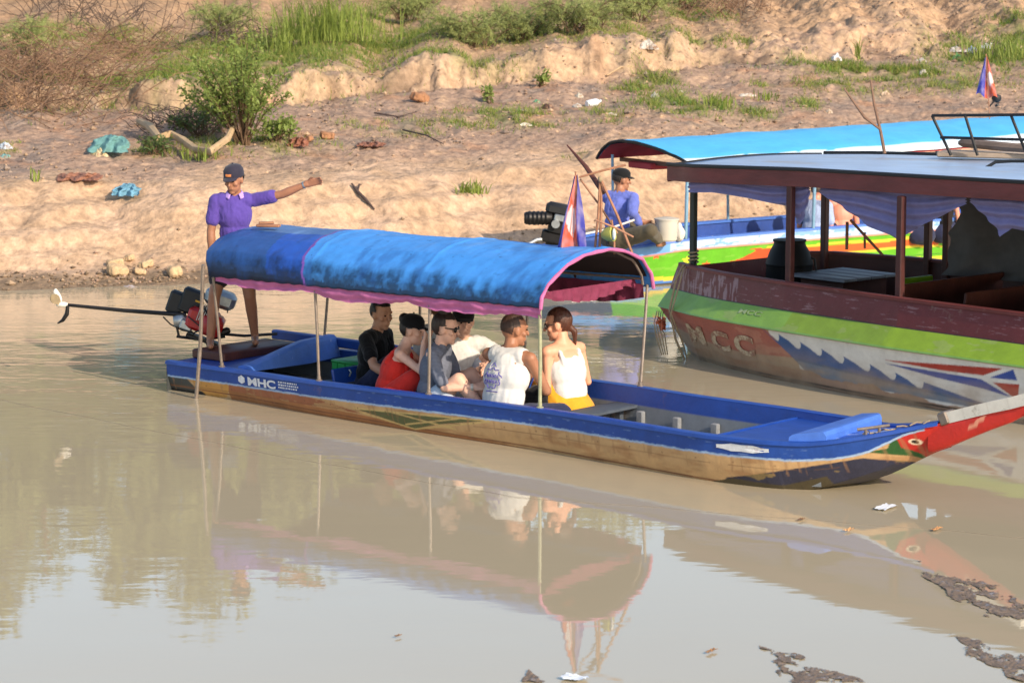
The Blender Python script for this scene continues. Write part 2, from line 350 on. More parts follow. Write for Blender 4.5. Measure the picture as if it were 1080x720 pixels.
# ------------------------------------------------------------------ shared materials
BLUE = lin((22, 62, 150))
m_blue = mat('blue_boat_paint', lin((26, 66, 148)), .42, .18, 5, .12, 25, dirt=lin((120, 140, 175)), dscale=9, dlo=.66, dhi=.74)
m_hull = mat('painted_hull', (1, 1, 1), .5, .14, 7, .15, 30, paint=True, dirt=lin((120, 84, 52)), dscale=4, dlo=.62, dhi=.85)
m_greyboard = mat('grey_deck_boards', lin((128, 130, 132)), .75, .22, 5, .2, 20, dirt=lin((90, 80, 66)), dscale=5)
m_lightblue = mat('light_blue_paint', lin((70, 112, 196)), .45, .14, 6, .1, 25, dirt=lin((175, 190, 215)), dscale=7, dlo=.62, dhi=.7)
m_tarp = mat('tarpaulin', (1, 1, 1), .5, .14, 5, .22, 14, paint=True, dirt=lin((24, 48, 92)), dscale=9, dlo=.61, dhi=.70, spec=.35)
m_under = mat('dark_tarpaulin_lining', lin((42, 30, 30)), .85, .2, 5)
m_pink = mat('pink_cloth', lin((208, 118, 170)), .8, .14, 9, .2, 30, trans=.3)
m_maroon = mat('maroon_cloth', lin((112, 38, 66)), .85, .2, 7, .25, 20)
m_steel = mat('weathered_steel_pole', lin((128, 116, 106)), .5, .25, 14, .1, 50, metal=.35)
m_greenpole = mat('pale_green_pole', lin((150, 150, 118)), .5, .2, 14)
m_white = mat('white_paint', lin((220, 214, 202)), .5, .1, 10, dirt=lin((130, 118, 100)), dscale=12)
m_black = mat('black_plastic', lin((24, 24, 26)), .55, .25, 8)
m_darkmetal = mat('dark_metal', lin((40, 38, 38)), .45, .25, 12, metal=.6)
m_redmetal = mat('red_engine_paint', lin((170, 26, 26)), .35, .2, 9)
m_silver = mat('cast_aluminium', lin((170, 172, 172)), .4, .2, 18, metal=.8)
m_rope = mat('rope_fibre', lin((150, 132, 104)), .9, .2, 40)
m_bamboo = mat('bamboo_cane', lin((150, 104, 76)), .6, .25, 14)
m_maroonwood = mat('maroon_painted_wood', lin((106, 48, 46)), .55, .3, 6, .2, 25, dirt=lin((140, 110, 112)), dscale=8, dlo=.62, dhi=.74, stretch=(.35, 1, 1))
m_darkwood = mat('dark_varnished_wood', lin((78, 40, 30)), .5, .35, 5, .15, 18, stretch=(.3, 1, 1))

# ------------------------------------------------------------------ the tour boat
BA = 41; boat = empty('tour_boat', (-3.2, 24.3, 0), R(-BA), 'long tan and blue wooden tour boat with a blue tarpaulin canopy and red beak bow', 'boat')
BM = Matrix.Translation((-3.2, 24.3, 0)) @ Matrix.Rotation(R(-BA), 4, 'Z')
def bw(s, t, z): return BM @ Vector((s, t, z))
zg = lambda s: ip(s, [0, 1, 2, 3.4, 4.63, 6.38, 7.23, 7.5, 7.75, 7.95, 8.12], [.27, .28, .30, .33, .35, .36, .37, .42, .48, .535, .585])
tn = lambda s: ip(s, [0, .94, 2, 3.4, 4.63, 5.5, 6.38, 6.9, 7.23, 7.5, 7.75, 7.95, 8.12], [0, .0, -.09, -.13, -.12, -.18, -.24, -.19, -.06, .06, .25, .38, .46])
tf = lambda s: ip(s, [0, .83, 2, 4.17, 5.25, 6.23, 6.9, 7.2, 7.5, 7.75, 7.95, 8.12], [1.44, 1.58, 1.6, 1.38, 1.26, 1.22, 1.14, 1.05, .93, .76, .62, .54])
zk = lambda s: ip(s, [0, 1, 6, 6.7, 7.17, 7.6, 7.8, 8.12], [-.12, -.2, -.2, -.14, -.055, .11, .225, .40])
tcn = lambda s: np.where(s < 6, (tn(s) + tf(s)) / 2, (tn(s) + tf(s)) / 2 * (1 - sst(6, 7.5, s)) + .5 * sst(6, 7.5, s))
def smooth_s(f):
    def g(s):
        s = np.asarray(s, float); return (f(np.clip(s - .12, 0, 8.12)) + f(np.clip(s, 0, 8.12)) * 2 + f(np.clip(s + .12, 0, 8.12))) / 4
    return g
zg, tn, tf, zk = [smooth_s(f) for f in (zg, tn, tf, zk)]
def hull_side(s, q, near=True):               # q 0 at gunwale, .5 at the chine, 1 at the keel
    g = tn(s) if near else tf(s); c = tcn(s); k = zk(s); z0 = zg(s)
    ch = np.maximum(k + .06 * (s < 7.3) + .03, np.minimum(-.05, z0)); ch = np.where(s > 7.0, np.maximum(k + .05, -.05), -.05)
    inset = .10 + .10 * sst(6.2, 8.1, s); tch = g + (c - g) * np.clip(inset / np.maximum(abs(c - g), .05), 0, .9)
    a = np.clip(q / .6, 0, 1); bq = np.clip((q - .6) / .4, 0, 1)
    bulge = .025 * np.sin(a * math.pi) * (-1 if near else 1) * (1 - sst(7.2, 8.1, s))
    t = g + (tch - g) * a ** 1.1 + bulge; z = z0 + (ch - z0) * a
    t = t + (c - tch) * bq; z = z + (k - ch) * bq
    return t, z
def hull_paint(s, z):
    zz = zg(s); h = zz - z                      # distance below the sheer
    wob = .006 * pn(s * 9, z * 0 + 2.2) + .004 * pn(s * 31, z * 0 + 6)
    c = np.broadcast_to(A(lin((188, 152, 108))), s.shape + (3,)).copy()
    st = fbm(s * 3, z * 14, 4)
    c = mixc(c, A(lin((150, 104, 66))), np.clip(st * 1.2, 0, .55))
    def put(mask, rgb, soft=1.0):
        c[mask] = c[mask] * (1 - soft) + A(lin(rgb)) * soft
    put((s < .9) & inpoly(s, z, [(-.1, .28), (.17, .22), (.48, -.05), (-.1, -.3)]), (62, 66, 66))
    put((np.abs(z - (.01 + wob)) < .02) & (s < .5), (30, 32, 36))
    put(inpoly(s, z, [(.2, .24), (.8, .2), (.82, .1), (.74, .01), (.5, -.02), (.48, -.02)]), (190, 142, 76))
    put(inpoly(s, z, [(.84, .185), (1.4, .185), (2.1, .15), (2.6, .085), (.8, .07)]) & (st + .15 * pn(s * 8, z * 40) < .28), (150, 92, 64))
    put(inpoly(s, z, [(.8, .085), (2.5, .075), (4.5, .0), (4.5, -.1), (.8, -.1)]), (158, 106, 66))
    put((s < 7) & (np.abs(z - .04 + .02 * (s - 2) * .3) < .006), (120, 78, 52))
    put(inpoly(s, z, [(2.56, .118), (3.3, .17), (4.05, .195), (3.5, .1), (3.2, .025)]), (86, 92, 58))
    for q in ([(2.5, .125), (4.1, .20)], [(2.56, .1), (3.2, .02)], [(2.9, .15), (3.7, .08)], [(3.1, .05), (3.75, .18)], [(3.2, .02), (4.1, .195)]):
        (x0, y0), (x1, y1) = q; tt = np.clip((s - x0) / (x1 - x0), 0, 1); put((np.abs(z - (y0 + (y1 - y0) * tt)) < .007) & (s > x0) & (s < x1), (196, 168, 110))
    nv = inpoly(s, z, [(6.55, .05), (6.72, .085), (7.55, .275), (7.9, .215), (8.2, .3), (7.5, -.2), (6.3, -.2)])
    put(nv, (44, 46, 66)); put(nv & (st + .5 * pn(s * 14, z * 22) > .42), (122, 104, 70))
    put(inpoly(s, z, [(6.4, .0), (6.6, .05), (7.0, .03), (7.3, .12), (7.4, -.2), (6.2, -.2)]), (70, 62, 44))
    put(inpoly(s, z, [(7.64, .5), (7.73, .41), (7.70, .35), (7.58, .325), (7.9, .26), (8.1, .28), (8.1, .6), (7.7, .6)]), (40, 84, 40))
    put(inpoly(s, z, [(7.70, .5), (7.77, .43), (7.775, .355), (7.92, .275), (8.3, .28), (8.3, .7), (7.7, .6)]), (186, 40, 34))
    put(((s - 7.87) / .042) ** 2 + ((z - .405) / .026) ** 2 < 1, (225, 205, 180)); put(((s - 7.867) / .022) ** 2 + ((z - .405) / .015) ** 2 < 1, (30, 22, 22))
    put((np.abs(h - .205 - .004 * pn(s * 2, z * 0)) < .0035) & (s < 7.4) & (pn(s * 3, z * 0 + 9) > -.25), (104, 74, 50), .55); put((np.hypot(np.mod(s, .34) - .17, (h - .18)) < .007) & (s < 7.3), (96, 66, 46), .8); put((fbm(s * 22, z * 2.2, 3) > .36) & (h < .26), (150, 112, 78), .5)
    lip = .125 + wob
    put((h < lip + .012 - .1 * sst(7.5, 7.9, s)) & (s < 7.95), (150, 176, 208)); put((h < lip - .004 + .5 * wob - .1 * sst(7.5, 7.9, s)) & (s < 7.95), (26, 68, 146))
    put((h < .02) & (s < 7.9), (38, 80, 165))
    put((h < lip) & (s < 7.3) & (fbm(s * 6 + 4, z * 60, 3) > .52), (96, 124, 176))
    return c
for near in (True, False):
    mbh = MB()
    def fn(U, V, near=near):
        s = U * 8.12; t, z = hull_side(s, V, near); return np.stack([s, t, z], -1)
    def cf(U, V, near=near):
        s = U * 8.12; t, z = hull_side(s, V, near); return hull_paint(s, z)
    mbh.grid(fn, 900, 84 if near else 30, (lambda U, V: sum(cf(np.clip(U + a / 900, 0, 1), np.clip(V + b_ / 84, 0, 1)) for a, b_ in ((-.3, -.12), (.12, -.3), (.3, .12), (-.12, .3))) / 4) if near else cf, flip=near)
    o = mbh.build('hull_side', m_hull, boat, angle=180)
# transom
MB().grid(lambda U, V: np.stack([0 * U - .0, tn(0 * U) + (tf(0 * U) - tn(0 * U)) * U, .27 - V * .42], -1), 4, 4, lambda U, V: np.broadcast_to(A(lin((62, 66, 66))), U.shape + (3,))).build('transom', m_hull, boat)
# gunwale caps, inner walls, floor
for f, sg in ((tn, 1), (tf, -1)):
    sv = np.linspace(.02, 8.05, 90); g = MB()
    for i in range(len(sv)): pass
    def cap(U, V, f=f, sg=sg):
        s = .0 + U * 8.05; w = .075; prof_t = ip(V, [0, .3, .7, 1], [-.018, -.012, w, w]); prof_z = ip(V, [0, .3, .7, 1], [-.015, .016, .016, -.02]); k = np.minimum(1, np.abs(tcn(s) - f(s)) / .12)
        return np.stack([s, f(s) + sg * prof_t * k, zg(s) + prof_z], -1)
    g.grid(cap, 90, 8, flip=(sg > 0)); g.build('gunwale', m_blue, boat, angle=35)
    def wall(U, V, f=f, sg=sg):
        s = .05 + U * 7.2; return np.stack([s, f(s) + sg * (.075 + .06 * V), zg(s) - .0 - V * (zg(s) - .03)], -1)
    w = MB(); w.grid(wall, 160, 20, lambda U, V: np.where((V < .45)[..., None], A(lin((26, 64, 144))), A(lin((112, 118, 124)))), flip=(sg < 0)); w.build('inner_planking', m_hull, boat)
MB().grid(lambda U, V: np.stack([.05 + U * 7.1, (tn(.05 + U * 7.1) + .13) + (tf(.05 + U * 7.1) - tn(.05 + U * 7.1) - .26) * V, .035 + .0 * U], -1), 60, 2).build('floor_boards', m_greyboard, boat)
for s in np.arange(1.3, 6.2, .42):            # ribs standing against both sides
    r = MB(); r.box((s, tf(s) - .15, .10), (.07, .05, .16), bev=.008); r.box((s, tn(s) + .15, .10), (.07, .05, .16), bev=.008)
    r.box((s, (tn(s) + tf(s)) / 2, .048), (.07, tf(s) - tn(s) - .28, .022), bev=.004); r.build('rib', m_greyboard, boat)
# stern deck with coaming
MB().grid(lambda U, V: np.stack([.01 + U * (.98 - .2 * V), tn(U) + .05 + (tf(U) - tn(U) - .1) * V, zg(U * .9) - .008 + .02 * np.sin(V * math.pi)], -1), 10, 12).build('stern_deck', m_blue, boat)
cm = MB()
for k in range(2):
    pass
def coam(U, V):
    t = .12 + U * 1.36; h = .03 + .12 * np.minimum(U * 1.6, 1) ; s0 = 1.0 - .25 * U
    ps = ip(V, [0, .15, .5, .65, 1], [-.16, -.16, -.10, 0, .05]); pz = ip(V, [0, .15, .5, .65, 1], [0, .6, 1, 1, -.35])
    return np.stack([s0 + ps, t, .285 + pz * h], -1)
cm.grid(coam, 14, 10)
cm.v += [tuple(coam(np.array([[0.]]), np.array([[v]]))[0, 0]) for v in np.linspace(0, 1, 11)]; cm.f.append(tuple(range(165, 176)))
cm.v += [tuple(coam(np.array([[1.]]), np.array([[v]]))[0, 0]) for v in np.linspace(0, 1, 11)]; cm.f.append(tuple(range(176, 187)))
cm.build('stern_coaming', m_lightblue, boat, angle=30)
MB().box((.82, 1.5, .36), (1.9, .07, .09), bev=.01).build('side_coaming', m_blue, boat)
sp_ = MB(); sp_.box((.23, .78, .318), (.44, .95, .085), bev=.012); sp_.build('motor_mount_block', m_darkwood, boat)
# bow deck
def bdeck(U, V):
    s = 7.15 + U * .93; a = tn(s) + .04; b_ = tf(s) - .04; return np.stack([s, a + (b_ - a) * V, zg(s) - .012 + .03 * np.sin(V * math.pi) * (1 - U)], -1)
m_bowdeck = mat('scuffed_blue_deck', lin((40, 84, 178)), .4, .2, 5, .15, 20, dirt=lin((190, 200, 214)), dscale=5, dlo=.52, dhi=.6, stretch=(.6, 2.2, 1))
MB().grid(bdeck, 24, 10).build('bow_deck', m_bowdeck, boat)
def fdeck(U, V):
    s = 6.3 + U * .9; a = tn(s) + .05; b_ = tf(s) - .05; return np.stack([s, a + (b_ - a) * V, .31 + .02 * U + 0 * V], -1)
MB().grid(fdeck, 8, 8).build('fore_deck', m_blue, boat)
MB().box((6.29, .47, .19), (.03, 1.3, .26)).build('fore_bulkhead', m_blue, boat)
def pnl(U, V):                                 # raised sloping panel at the fore deck
    s = ip(V, [0, .1, .8, .9, 1], [7.02, 7.03, 7.26, 7.29, 7.29]); z = ip(V, [0, .1, .8, .9, 1], [.33, .43, .47, .45, .36]); k = .10 * (U - .5)
    return np.stack([s - .22 * (U - .3) * .6, tn(s) + .05 + (tf(s) - tn(s) - .09) * U, z + 0 * U], -1)
pb = MB().grid(pnl, 12, 12)
for u_ in (0., 1.):
    k_ = len(pb.v); pb.v += [tuple(pnl(np.array([[u_]]), np.array([[v]]))[0, 0]) for v in np.linspace(0, 1, 13)]; pb.f.append(tuple(range(k_, k_ + 13)))
pb.build('fore_panel', m_lightblue, boat, angle=30)
# beak
bk = MB(); bs = [7.98, 8.1, 8.25, 8.45, 8.62, 8.72]; zt = [.53, .575, .625, .69, .74, .775]; zl = [.33, .38, .455, .55, .625, .685]
def beak(U, V):
    s = 7.96 + U * .78; top = ip(s, bs, zt); bot = ip(s, bs, zl); w = .075 * (1 - .55 * U)
    a = V * 2 * math.pi; return np.stack([s, .5 + w * np.sign(np.cos(a)) * np.abs(np.cos(a)) ** .5, (top + bot) / 2 + (top - bot) / 2 * np.sign(np.sin(a)) * np.abs(np.sin(a)) ** .5], -1)
def bcol(U, V):
    s = 7.96 + U * .78; z = (ip(s, bs, zt) + ip(s, bs, zl)) / 2; c = np.broadcast_to(A(lin((196, 44, 34))), U.shape + (3,)).copy()
    zz = beak(U, V)[..., 2]; c[((s - 8.36) / .07) ** 2 + ((zz - .60 - (s - 8.36) * .8) / .022) ** 2 + .4 * pn(s * 30, zz * 30) < 1] = A(lin((226, 150, 120)))
    return c
bk.grid(beak, 60, 48, bcol, flip=True); bk.build('beak', m_hull, boat, angle=60)
wp = MB()
for i in range(len(bs) - 1):
    if bs[i] < 8.05: continue
    a = Vector((bs[i], .5, zt[i] + .03)); c = Vector((bs[i + 1] + (.06 if i == len(bs) - 2 else 0), .5, zt[i + 1] + .03 + (.02 if i == len(bs) - 2 else 0)))
    d = (c - a); ang = math.atan2(d.z, d.x); wp.box((a + c) / 2, (d.length + .004, .12, .085), Matrix.Rotation(-ang, 3, 'Y'))
wp.build('beak_plank', m_white, boat)
cl = MB(); cl.box((8.08, .5, .60), (.08, .15, .10), Matrix.Rotation(-.45, 3, 'Y'), .01); cl.build('beak_block', m_steel, boat)
cleat = MB()
for s, t in ((7.52, .26), (7.6, .32)): cleat.tube([(s, t, zg(s)), (s, t, zg(s) + .05)], .012); 
cleat.tube([(7.47, .22, .475), (7.66, .37, .51)], .013); cleat.build('cleat', m_steel, boat)
MB().tube([(7.5 + .02 * i, .25 + .03 * i + .03 * math.sin(i * 2.1), zg(7.5 + .02 * i) + .02 + .012 * math.sin(i * 1.7)) for i in range(16)], .006, 5).build('bow_rope', m_rope, boat)
# lettering painted on the blue strake
def on_hull(vs, s0, h0, lift=.006, sl=1):
    out = []
    for x, y, z in vs:
        s = s0 + x; zz = float(zg(s)) - h0 + y; q = np.linspace(0, .6, 60); t, zc = hull_side(np.full(60, s), q, True); i = int(np.argmin(np.abs(zc - zz)))
        out.append((s, float(t[i]) - lift, zz))
    return out
m_letter = mat('white_lettering', lin((214, 216, 222)), .6, .15, 30)
vs, fs = text_mesh('MHC', .105, .004); xm = max(v[0] for v in vs); vs = [(v[0] * .40 / xm, v[1] * .95, 0) for v in vs]
MB().add(on_hull(vs, 1.10, .108), fs).build('lettering', m_letter, boat, smooth=False)
em = MB(); cir = [(.045 * math.cos(k * math.pi / 6) * (1 + .15 * (k % 2)), .034 * math.sin(k * math.pi / 6) * (1 + .2 * (k % 2)), 0) for k in range(12)]
em.add(on_hull(cir, 1.02, .068), [tuple(range(12))]); em.build('emblem', m_letter, boat, smooth=False)
sm = MB()
for row in range(3):
    x = 0
    while x < .26:
        w = random.uniform(.012, .03); sm.add(on_hull([(x, row * .024, 0), (x + w, row * .024, 0), (x + w, row * .024 + .013, 0), (x, row * .024 + .013, 0)], 1.54, .095), [(0, 1, 2, 3)]); x += w + random.uniform(.006, .012)
sm.build('small_lettering', m_letter, boat, smooth=False)
st = MB(); oc = []
for k in range(16):
    a = 2 * math.pi * k / 16; oc.append((.22 * math.cos(a) * (1 + .1 * (k % 2)), .026 * math.sin(a) * (1 + .25 * (k % 2)), 0))
oc.append((0, 0, 0)); st.add(on_hull(oc, 6.72, .062), [(16, k, (k + 1) % 16) for k in range(16)]); st.build('bow_sticker', mat('worn_sticker', lin((205, 208, 212)), .6, .15, 20, dirt=lin((150, 70, 80)), dscale=12), boat, smooth=False)
# canopy
def can_edges(U, V):                            # U along, V across from the near hem over the ridge to the far hem
    s0 = .70 + .0 * V; s1 = 4.62; skew = -.20 * V
    s = s0 + (s1 - s0) * U + skew * (1 - .2 * U) - .35 * (1 - U) * np.sin(V * math.pi) * .8
    a = V * math.pi
    prof_t = ip(V, [0, .05, .14, .3, .5, .7, .86, .95, 1], [0, .02, .12, .40, .82, 1.2, 1.5, 1.64, 1.68]); prof_z = ip(V, [0, .05, .14, .3, .4, .5, .6, .7, .86, .95, 1], [0, .09, .19, .325, .375, .395, .395, .37, .27, .13, 0])
    boxy = np.sin(a) ** .35 * .38; prof_z = prof_z * (.55 + .45 * sst(.0, .5, U)) + boxy * (.45 - .45 * sst(0, .5, U))
    z0 = 1.13 + .05 * U
    sag = -.016 * (np.sin(U * math.pi * 3) ** 2) * np.sin(a) + .004 * fbm(U * 9, V * 5, 3) + .005 * pn(U * 50, V * 14)
    for uk in (.02, .335, .66, .985): sag = sag + .010 * np.exp(-((U - uk) / .006) ** 2) * np.sin(a)
    sag = sag + .004 * np.sin(U * 150 + 6 * pn(V * 4, U * 9)) * np.exp(-V / .12)
    endp = .05 * np.exp(-((U) / .03) ** 2)
    return np.stack([s, -.10 + prof_t + .006 * pn(U * 30, V * 9), z0 + prof_z + sag - endp * np.sin(a)], -1)
def can_col(U, V):
    c = np.broadcast_to(A(lin((66, 140, 214))), U.shape + (3,)).copy()
    sg_ = fbm(U * 12, V * 6, 4)
    u2 = U + .012 * pn(V * 8, U * 0) + .05 * V
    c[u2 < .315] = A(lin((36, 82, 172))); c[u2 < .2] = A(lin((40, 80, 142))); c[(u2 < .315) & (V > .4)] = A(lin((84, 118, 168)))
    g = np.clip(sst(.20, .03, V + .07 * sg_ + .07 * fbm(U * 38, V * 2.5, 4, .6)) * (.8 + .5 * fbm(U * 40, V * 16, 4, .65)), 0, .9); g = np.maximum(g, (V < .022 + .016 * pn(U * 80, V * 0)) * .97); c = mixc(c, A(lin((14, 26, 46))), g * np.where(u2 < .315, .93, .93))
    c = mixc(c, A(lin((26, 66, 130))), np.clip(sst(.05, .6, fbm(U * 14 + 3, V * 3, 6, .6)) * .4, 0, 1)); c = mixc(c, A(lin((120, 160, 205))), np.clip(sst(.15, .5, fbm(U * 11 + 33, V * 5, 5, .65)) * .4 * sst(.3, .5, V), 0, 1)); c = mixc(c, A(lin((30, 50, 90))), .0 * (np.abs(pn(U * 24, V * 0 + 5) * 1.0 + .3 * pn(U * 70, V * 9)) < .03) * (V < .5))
    c[(np.abs(u2 - .315) < .0035)] = A(lin((110, 70, 150)))
    return c
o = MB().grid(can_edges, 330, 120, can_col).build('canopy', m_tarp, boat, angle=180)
o.modifiers.new('t', 'SOLIDIFY').thickness = .008
MB().grid(lambda U, V: can_edges(.01 + U * .98, .01 + V * .98) - A((0, 0, .022)), 60, 30, flip=True).build('canopy_lining', m_under, boat, angle=180)
pe = MB(); e = can_edges(np.full(110, 1.0), np.linspace(0, 1, 110)); pe.tube([tuple(p + A((.012, 0, -.012)) + A((0, 0, .002 * math.sin(i * .31)))) for i, p in enumerate(e)], [.015 + .002 * math.sin(i * .37) for i in range(110)], 8); pe.build('canopy_piping', m_pink, boat)
for k, u in enumerate((.02, .335, .66, .985)):
    ar = MB(); vv_ = np.linspace(.02, .98, 30); e = can_edges(np.full(30, u), vv_); ar.tube([tuple(p + A((0, .045 * (1 - 2 * v), -.03))) for p, v in zip(e, vv_)], .012, 6); ar.build('canopy_hoop', m_steel, boat)
for v_ in (.02, .5, .98):
    e = can_edges(np.linspace(.02, .98, 12), np.full(12, v_)); MB().tube([tuple(p - A((0, (0 if v_ == .5 else -.05 if v_ < .5 else .05), .045 if v_ == .5 else -.02))) for p in e], .011, 6).build('canopy_rail', m_steel, boat)
def val(U, V):                                  # pink valance hanging from the near hem
    e = can_edges(.02 + .98 * U, np.full(U.shape, .012)); sc_ = .085 + .045 * np.abs(np.sin(U * math.pi * 3.1 + .3)) + .02 * pn(U * 11, V * 0)
    e[..., 2] -= .002 + V * sc_; e[..., 1] += .012 + .006 * np.sin(U * 60 + 5 * pn(U * 9, V)) + .014 * np.sin(V * 9 + 4 * pn(U * 6, V * 0)) * V; return e
MB().grid(val, 260, 8).build('valance', m_pink, boat, angle=180)
def val2(U, V):
    e = can_edges(.05 + .93 * U, np.full(U.shape, .988)); sc_ = .08 + .10 * np.abs(np.sin(U * math.pi * 2.6 + .9)); e[..., 2] -= .01 + V * sc_; e[..., 1] += -.02 + .02 * np.sin(U * 120) * V; return e
MB().grid(val2, 200, 8).build('valance', m_maroon, boat, angle=180)
def val3(U, V):                                 # gathered cloth inside the front arch
    t = .1 + U * 1.48; z = 1.27 - V * (.05 + .14 * np.abs(np.sin(U * 3.0 + .5)) * U ** .7 + .02 * pn(U * 9, V)) ; s = 4.46 - .17 * U + .015 * np.sin(U * 70 + 4 * pn(U * 12, V)) * (.3 + V); return np.stack([s, t, z - .03 * U], -1)
MB().grid(val3, 60, 16).build('inner_curtain', m_maroon, boat, angle=180)
def pole(s, t, z0, s1, t1, z1, r=.013, m=m_steel):
    MB().tube([(s, t, z0), ((s + s1) / 2 + .004, (t + t1) / 2, (z0 + z1) / 2), (s1, t1, z1)], r, 8).build('canopy_pole', m, boat)
    MB().lathe([(.0, 0), (.03, 0), (.03, .008), (.018, .014), (.018, .04), (0, .042)], Matrix.Translation((s, t, z0)), 10).build('pole_socket', m, boat)
for s, s1, z1, m in ((.72, .72, 1.12, m_steel), (2.06, 2.02, 1.14, m_steel), (3.4, 3.38, 1.16, m_steel), (4.62, 4.59, 1.18, m_greenpole)):
    pole(s, float(tn(s)) + .03, float(zg(s)) + .014, s1, -.06, z1, .015 if m is m_greenpole else .013, m)
for s, s1 in ((.55, .6), (1.75, 1.75), (3.1, 3.1), (4.55, 4.42)):
    pole(s, float(tf(s)) - .03, float(zg(s)) + .014, s1, 1.56, 1.2)
seat_m = mat('worn_bench_paint', lin((70, 78, 88)), .7, .2, 6)
for s in (1.75, 2.45, 3.15, 3.85, 4.45):
    bn = MB(); bn.box((s, .72, .20), (.26, 1.5, .03), bev=.006); bn.box((s, .3, .11), (.05, .05, .15)); bn.box((s, 1.15, .11), (.05, .05, .15)); bn.build('bench', seat_m, boat)

# things in and on the tour boat
cr_ = empty('plastic_crate', bw(1.62, .95, .05), R(-BA), 'green plastic crate standing on the floor of the tour boat behind the stern coaming', 'crate')
mg = mat('green_plastic', lin((30, 140, 66)), .4, .12, 8); g = MB()
for a, c in (((.0, -.19, .15), (.42, .015, .26)), ((.0, .19, .15), (.42, .015, .26)), ((-.2, 0, .15), (.015, .36, .26)), ((.2, 0, .15), (.015, .36, .26)), ((0, 0, .02), (.4, .36, .02))): g.box(a, c)
for k in range(4): g.box((.21, -.12 + k * .08, .15), (.012, .02, .24)); g.box((-.15 + k * .1, -.2, .15), (.02, .012, .24))
g.build('crate_body', mg, cr_); MB().box((0, 0, .285), (.44, .42, .025), bev=.008).build('rim', mg, cr_)
lf = empty('boat_hatch_board', bw(1.85, .5, .05), R(-BA), 'small blue hatch board leaning inside the tour boat by the green crate', 'board')
MB().box((0, 0, .16), (.03, .34, .28), Matrix.Rotation(-.2, 3, 'Y'), .008).build('panel', m_blue, lf); MB().tube([(.03, 0, .22), (.05, 0, .26), (.03, 0, .28)], .008).build('latch', m_silver, lf)

# long-tail motor at the stern
mo = empty('longtail_motor', bw(.12, .33, .30), R(-BA), 'red and black long-tail outboard motor tilted on the stern of the tour boat', 'boat motor')
oM = bw(.12, .33, .30)
def mo_w(px, py, Y): return at(px, py, Y)
Ym = 24.95
def build_w(mbx, name, m, parent, **k): return mbx.build(name, m, parent, world=True, **k)
KM = 1.25
eng = at(214, 335, Ym); yawm = Matrix.Rotation(R(-14), 3, 'Z')
def loc(dx, dy, dz): return eng + Vector((dx, dy, dz)) * KM
tilt = Matrix.Rotation(R(20), 3, 'Y')
build_w(MB().box(loc(.0, .02, -.02), (0.3, 0.275, 0.2125), tilt, .03).box(loc(.07, -.03, -.05), (0.2125, 0.25, 0.2), tilt, .03), 'engine_block', m_redmetal, mo)
build_w(MB().box(loc(-.09, .05, .12), (0.2, 0.15, 0.2375), tilt, .02).box(loc(-.21, .07, .11), (0.15, 0.15, 0.2125), tilt, .02).box(loc(-.15, .05, .115), (0.0375, 0.125, 0.175), tilt), 'air_filter', m_black, mo)
build_w(MB().box(loc(-.02, -.012, .12), (0.0875, 0.00625, 0.0175), tilt), 'filter_plate', mat('yellow_plate', lin((200, 150, 30)), .5, .1), mo)
build_w(MB().box(loc(.13, .06, .14), (0.3, 0.225, 0.1625), tilt, .04), 'fuel_tank', m_silver, mo)
build_w(MB().lathe([(0, 0), (0.0375, 0), (0.0375, 0.0375), (0.025, 0.05), (0, 0.05)], Matrix.Translation(loc(.10, .06, .20)), 12), 'tank_cap', m_black, mo)
build_w(MB().lathe([(0, -0.0375), (0.0875, -0.0375), (0.1, 0), (0.075, 0.0375), (0.025, 0.0625), (0, 0.0625)], Matrix.Translation(loc(.09, -.14, -.04)) @ Matrix.Rotation(R(90), 4, 'X'), 18), 'starter_cover', m_redmetal, mo)
fn_ = MB()
for q in range(6): fn_.box(loc(-.02 + q * .016, -.015, .045), (.006, .24, .13), tilt)
build_w(fn_, 'cooling_fins', m_silver, mo)
build_w(MB().tube([loc(.02, -.12, .09), loc(.06, -.15, .04), loc(.03, -.14, -.06), loc(-.06, -.12, -.10)], .008, 6).tube([loc(-.1, -.09, .02), loc(-.04, -.13, -.02), loc(.08, -.13, -.13)], .007, 6), 'cable', m_black, mo)
build_w(MB().lathe([(0, -.07), (.03, -.07), (.035, -.05), (.035, .05), (.02, .07), (0, .07)], Matrix.Translation(loc(.16, -.08, -.10)) @ Matrix.Rotation(R(70), 4, 'Y'), 12), 'silencer', m_darkmetal, mo)
gb = MB(); gb.lathe([(0, -0.0625), (0.05625, -0.0625), (0.06875, -0.025), (0.06875, 0.025), (0.04375, 0.0625), (0, 0.0625)], Matrix.Translation(loc(-.17, -.0, -.02)) @ Matrix.Rotation(R(85), 4, 'Y'), 16)
gb.box(loc(-.12, -.02, -.05), (0.125, 0.125, 0.1), tilt, .015); build_w(gb, 'gearbox', m_silver, mo)
fr = MB(); fr.tube([loc(-.20, -.02, -.14), loc(.0, 0, -.17), loc(.16, .05, -.15)], .014); fr.tube([loc(-.18, -.02, -.15), loc(-.2, -.02, -.05)], .012); fr.tube([loc(.03, 0, -.17), loc(.06, .05, -.32)], .022); fr.box(loc(.0, 0, -.165), (0.325, 0.2, 0.025), tilt)
build_w(fr, 'mount_frame', m_darkmetal, mo)
p0 = at(196, 332, Ym - .02); p1 = at(66, 321, Ym + .05)
build_w(MB().tube([p0, p0.lerp(p1, .5) + Vector((0, 0, -.008)), p1], [.022, .019, .015], 10), 'drive_shaft', m_darkmetal, mo)
build_w(MB().tube([at(188, 338, Ym), at(196, 345, Ym), at(205, 352, Ym)], .008, 6).tube([at(172, 334, Ym), at(180, 342, Ym), at(192, 348, Ym), at(205, 351, Ym)], .007, 6), 'fuel_hose', m_black, mo)
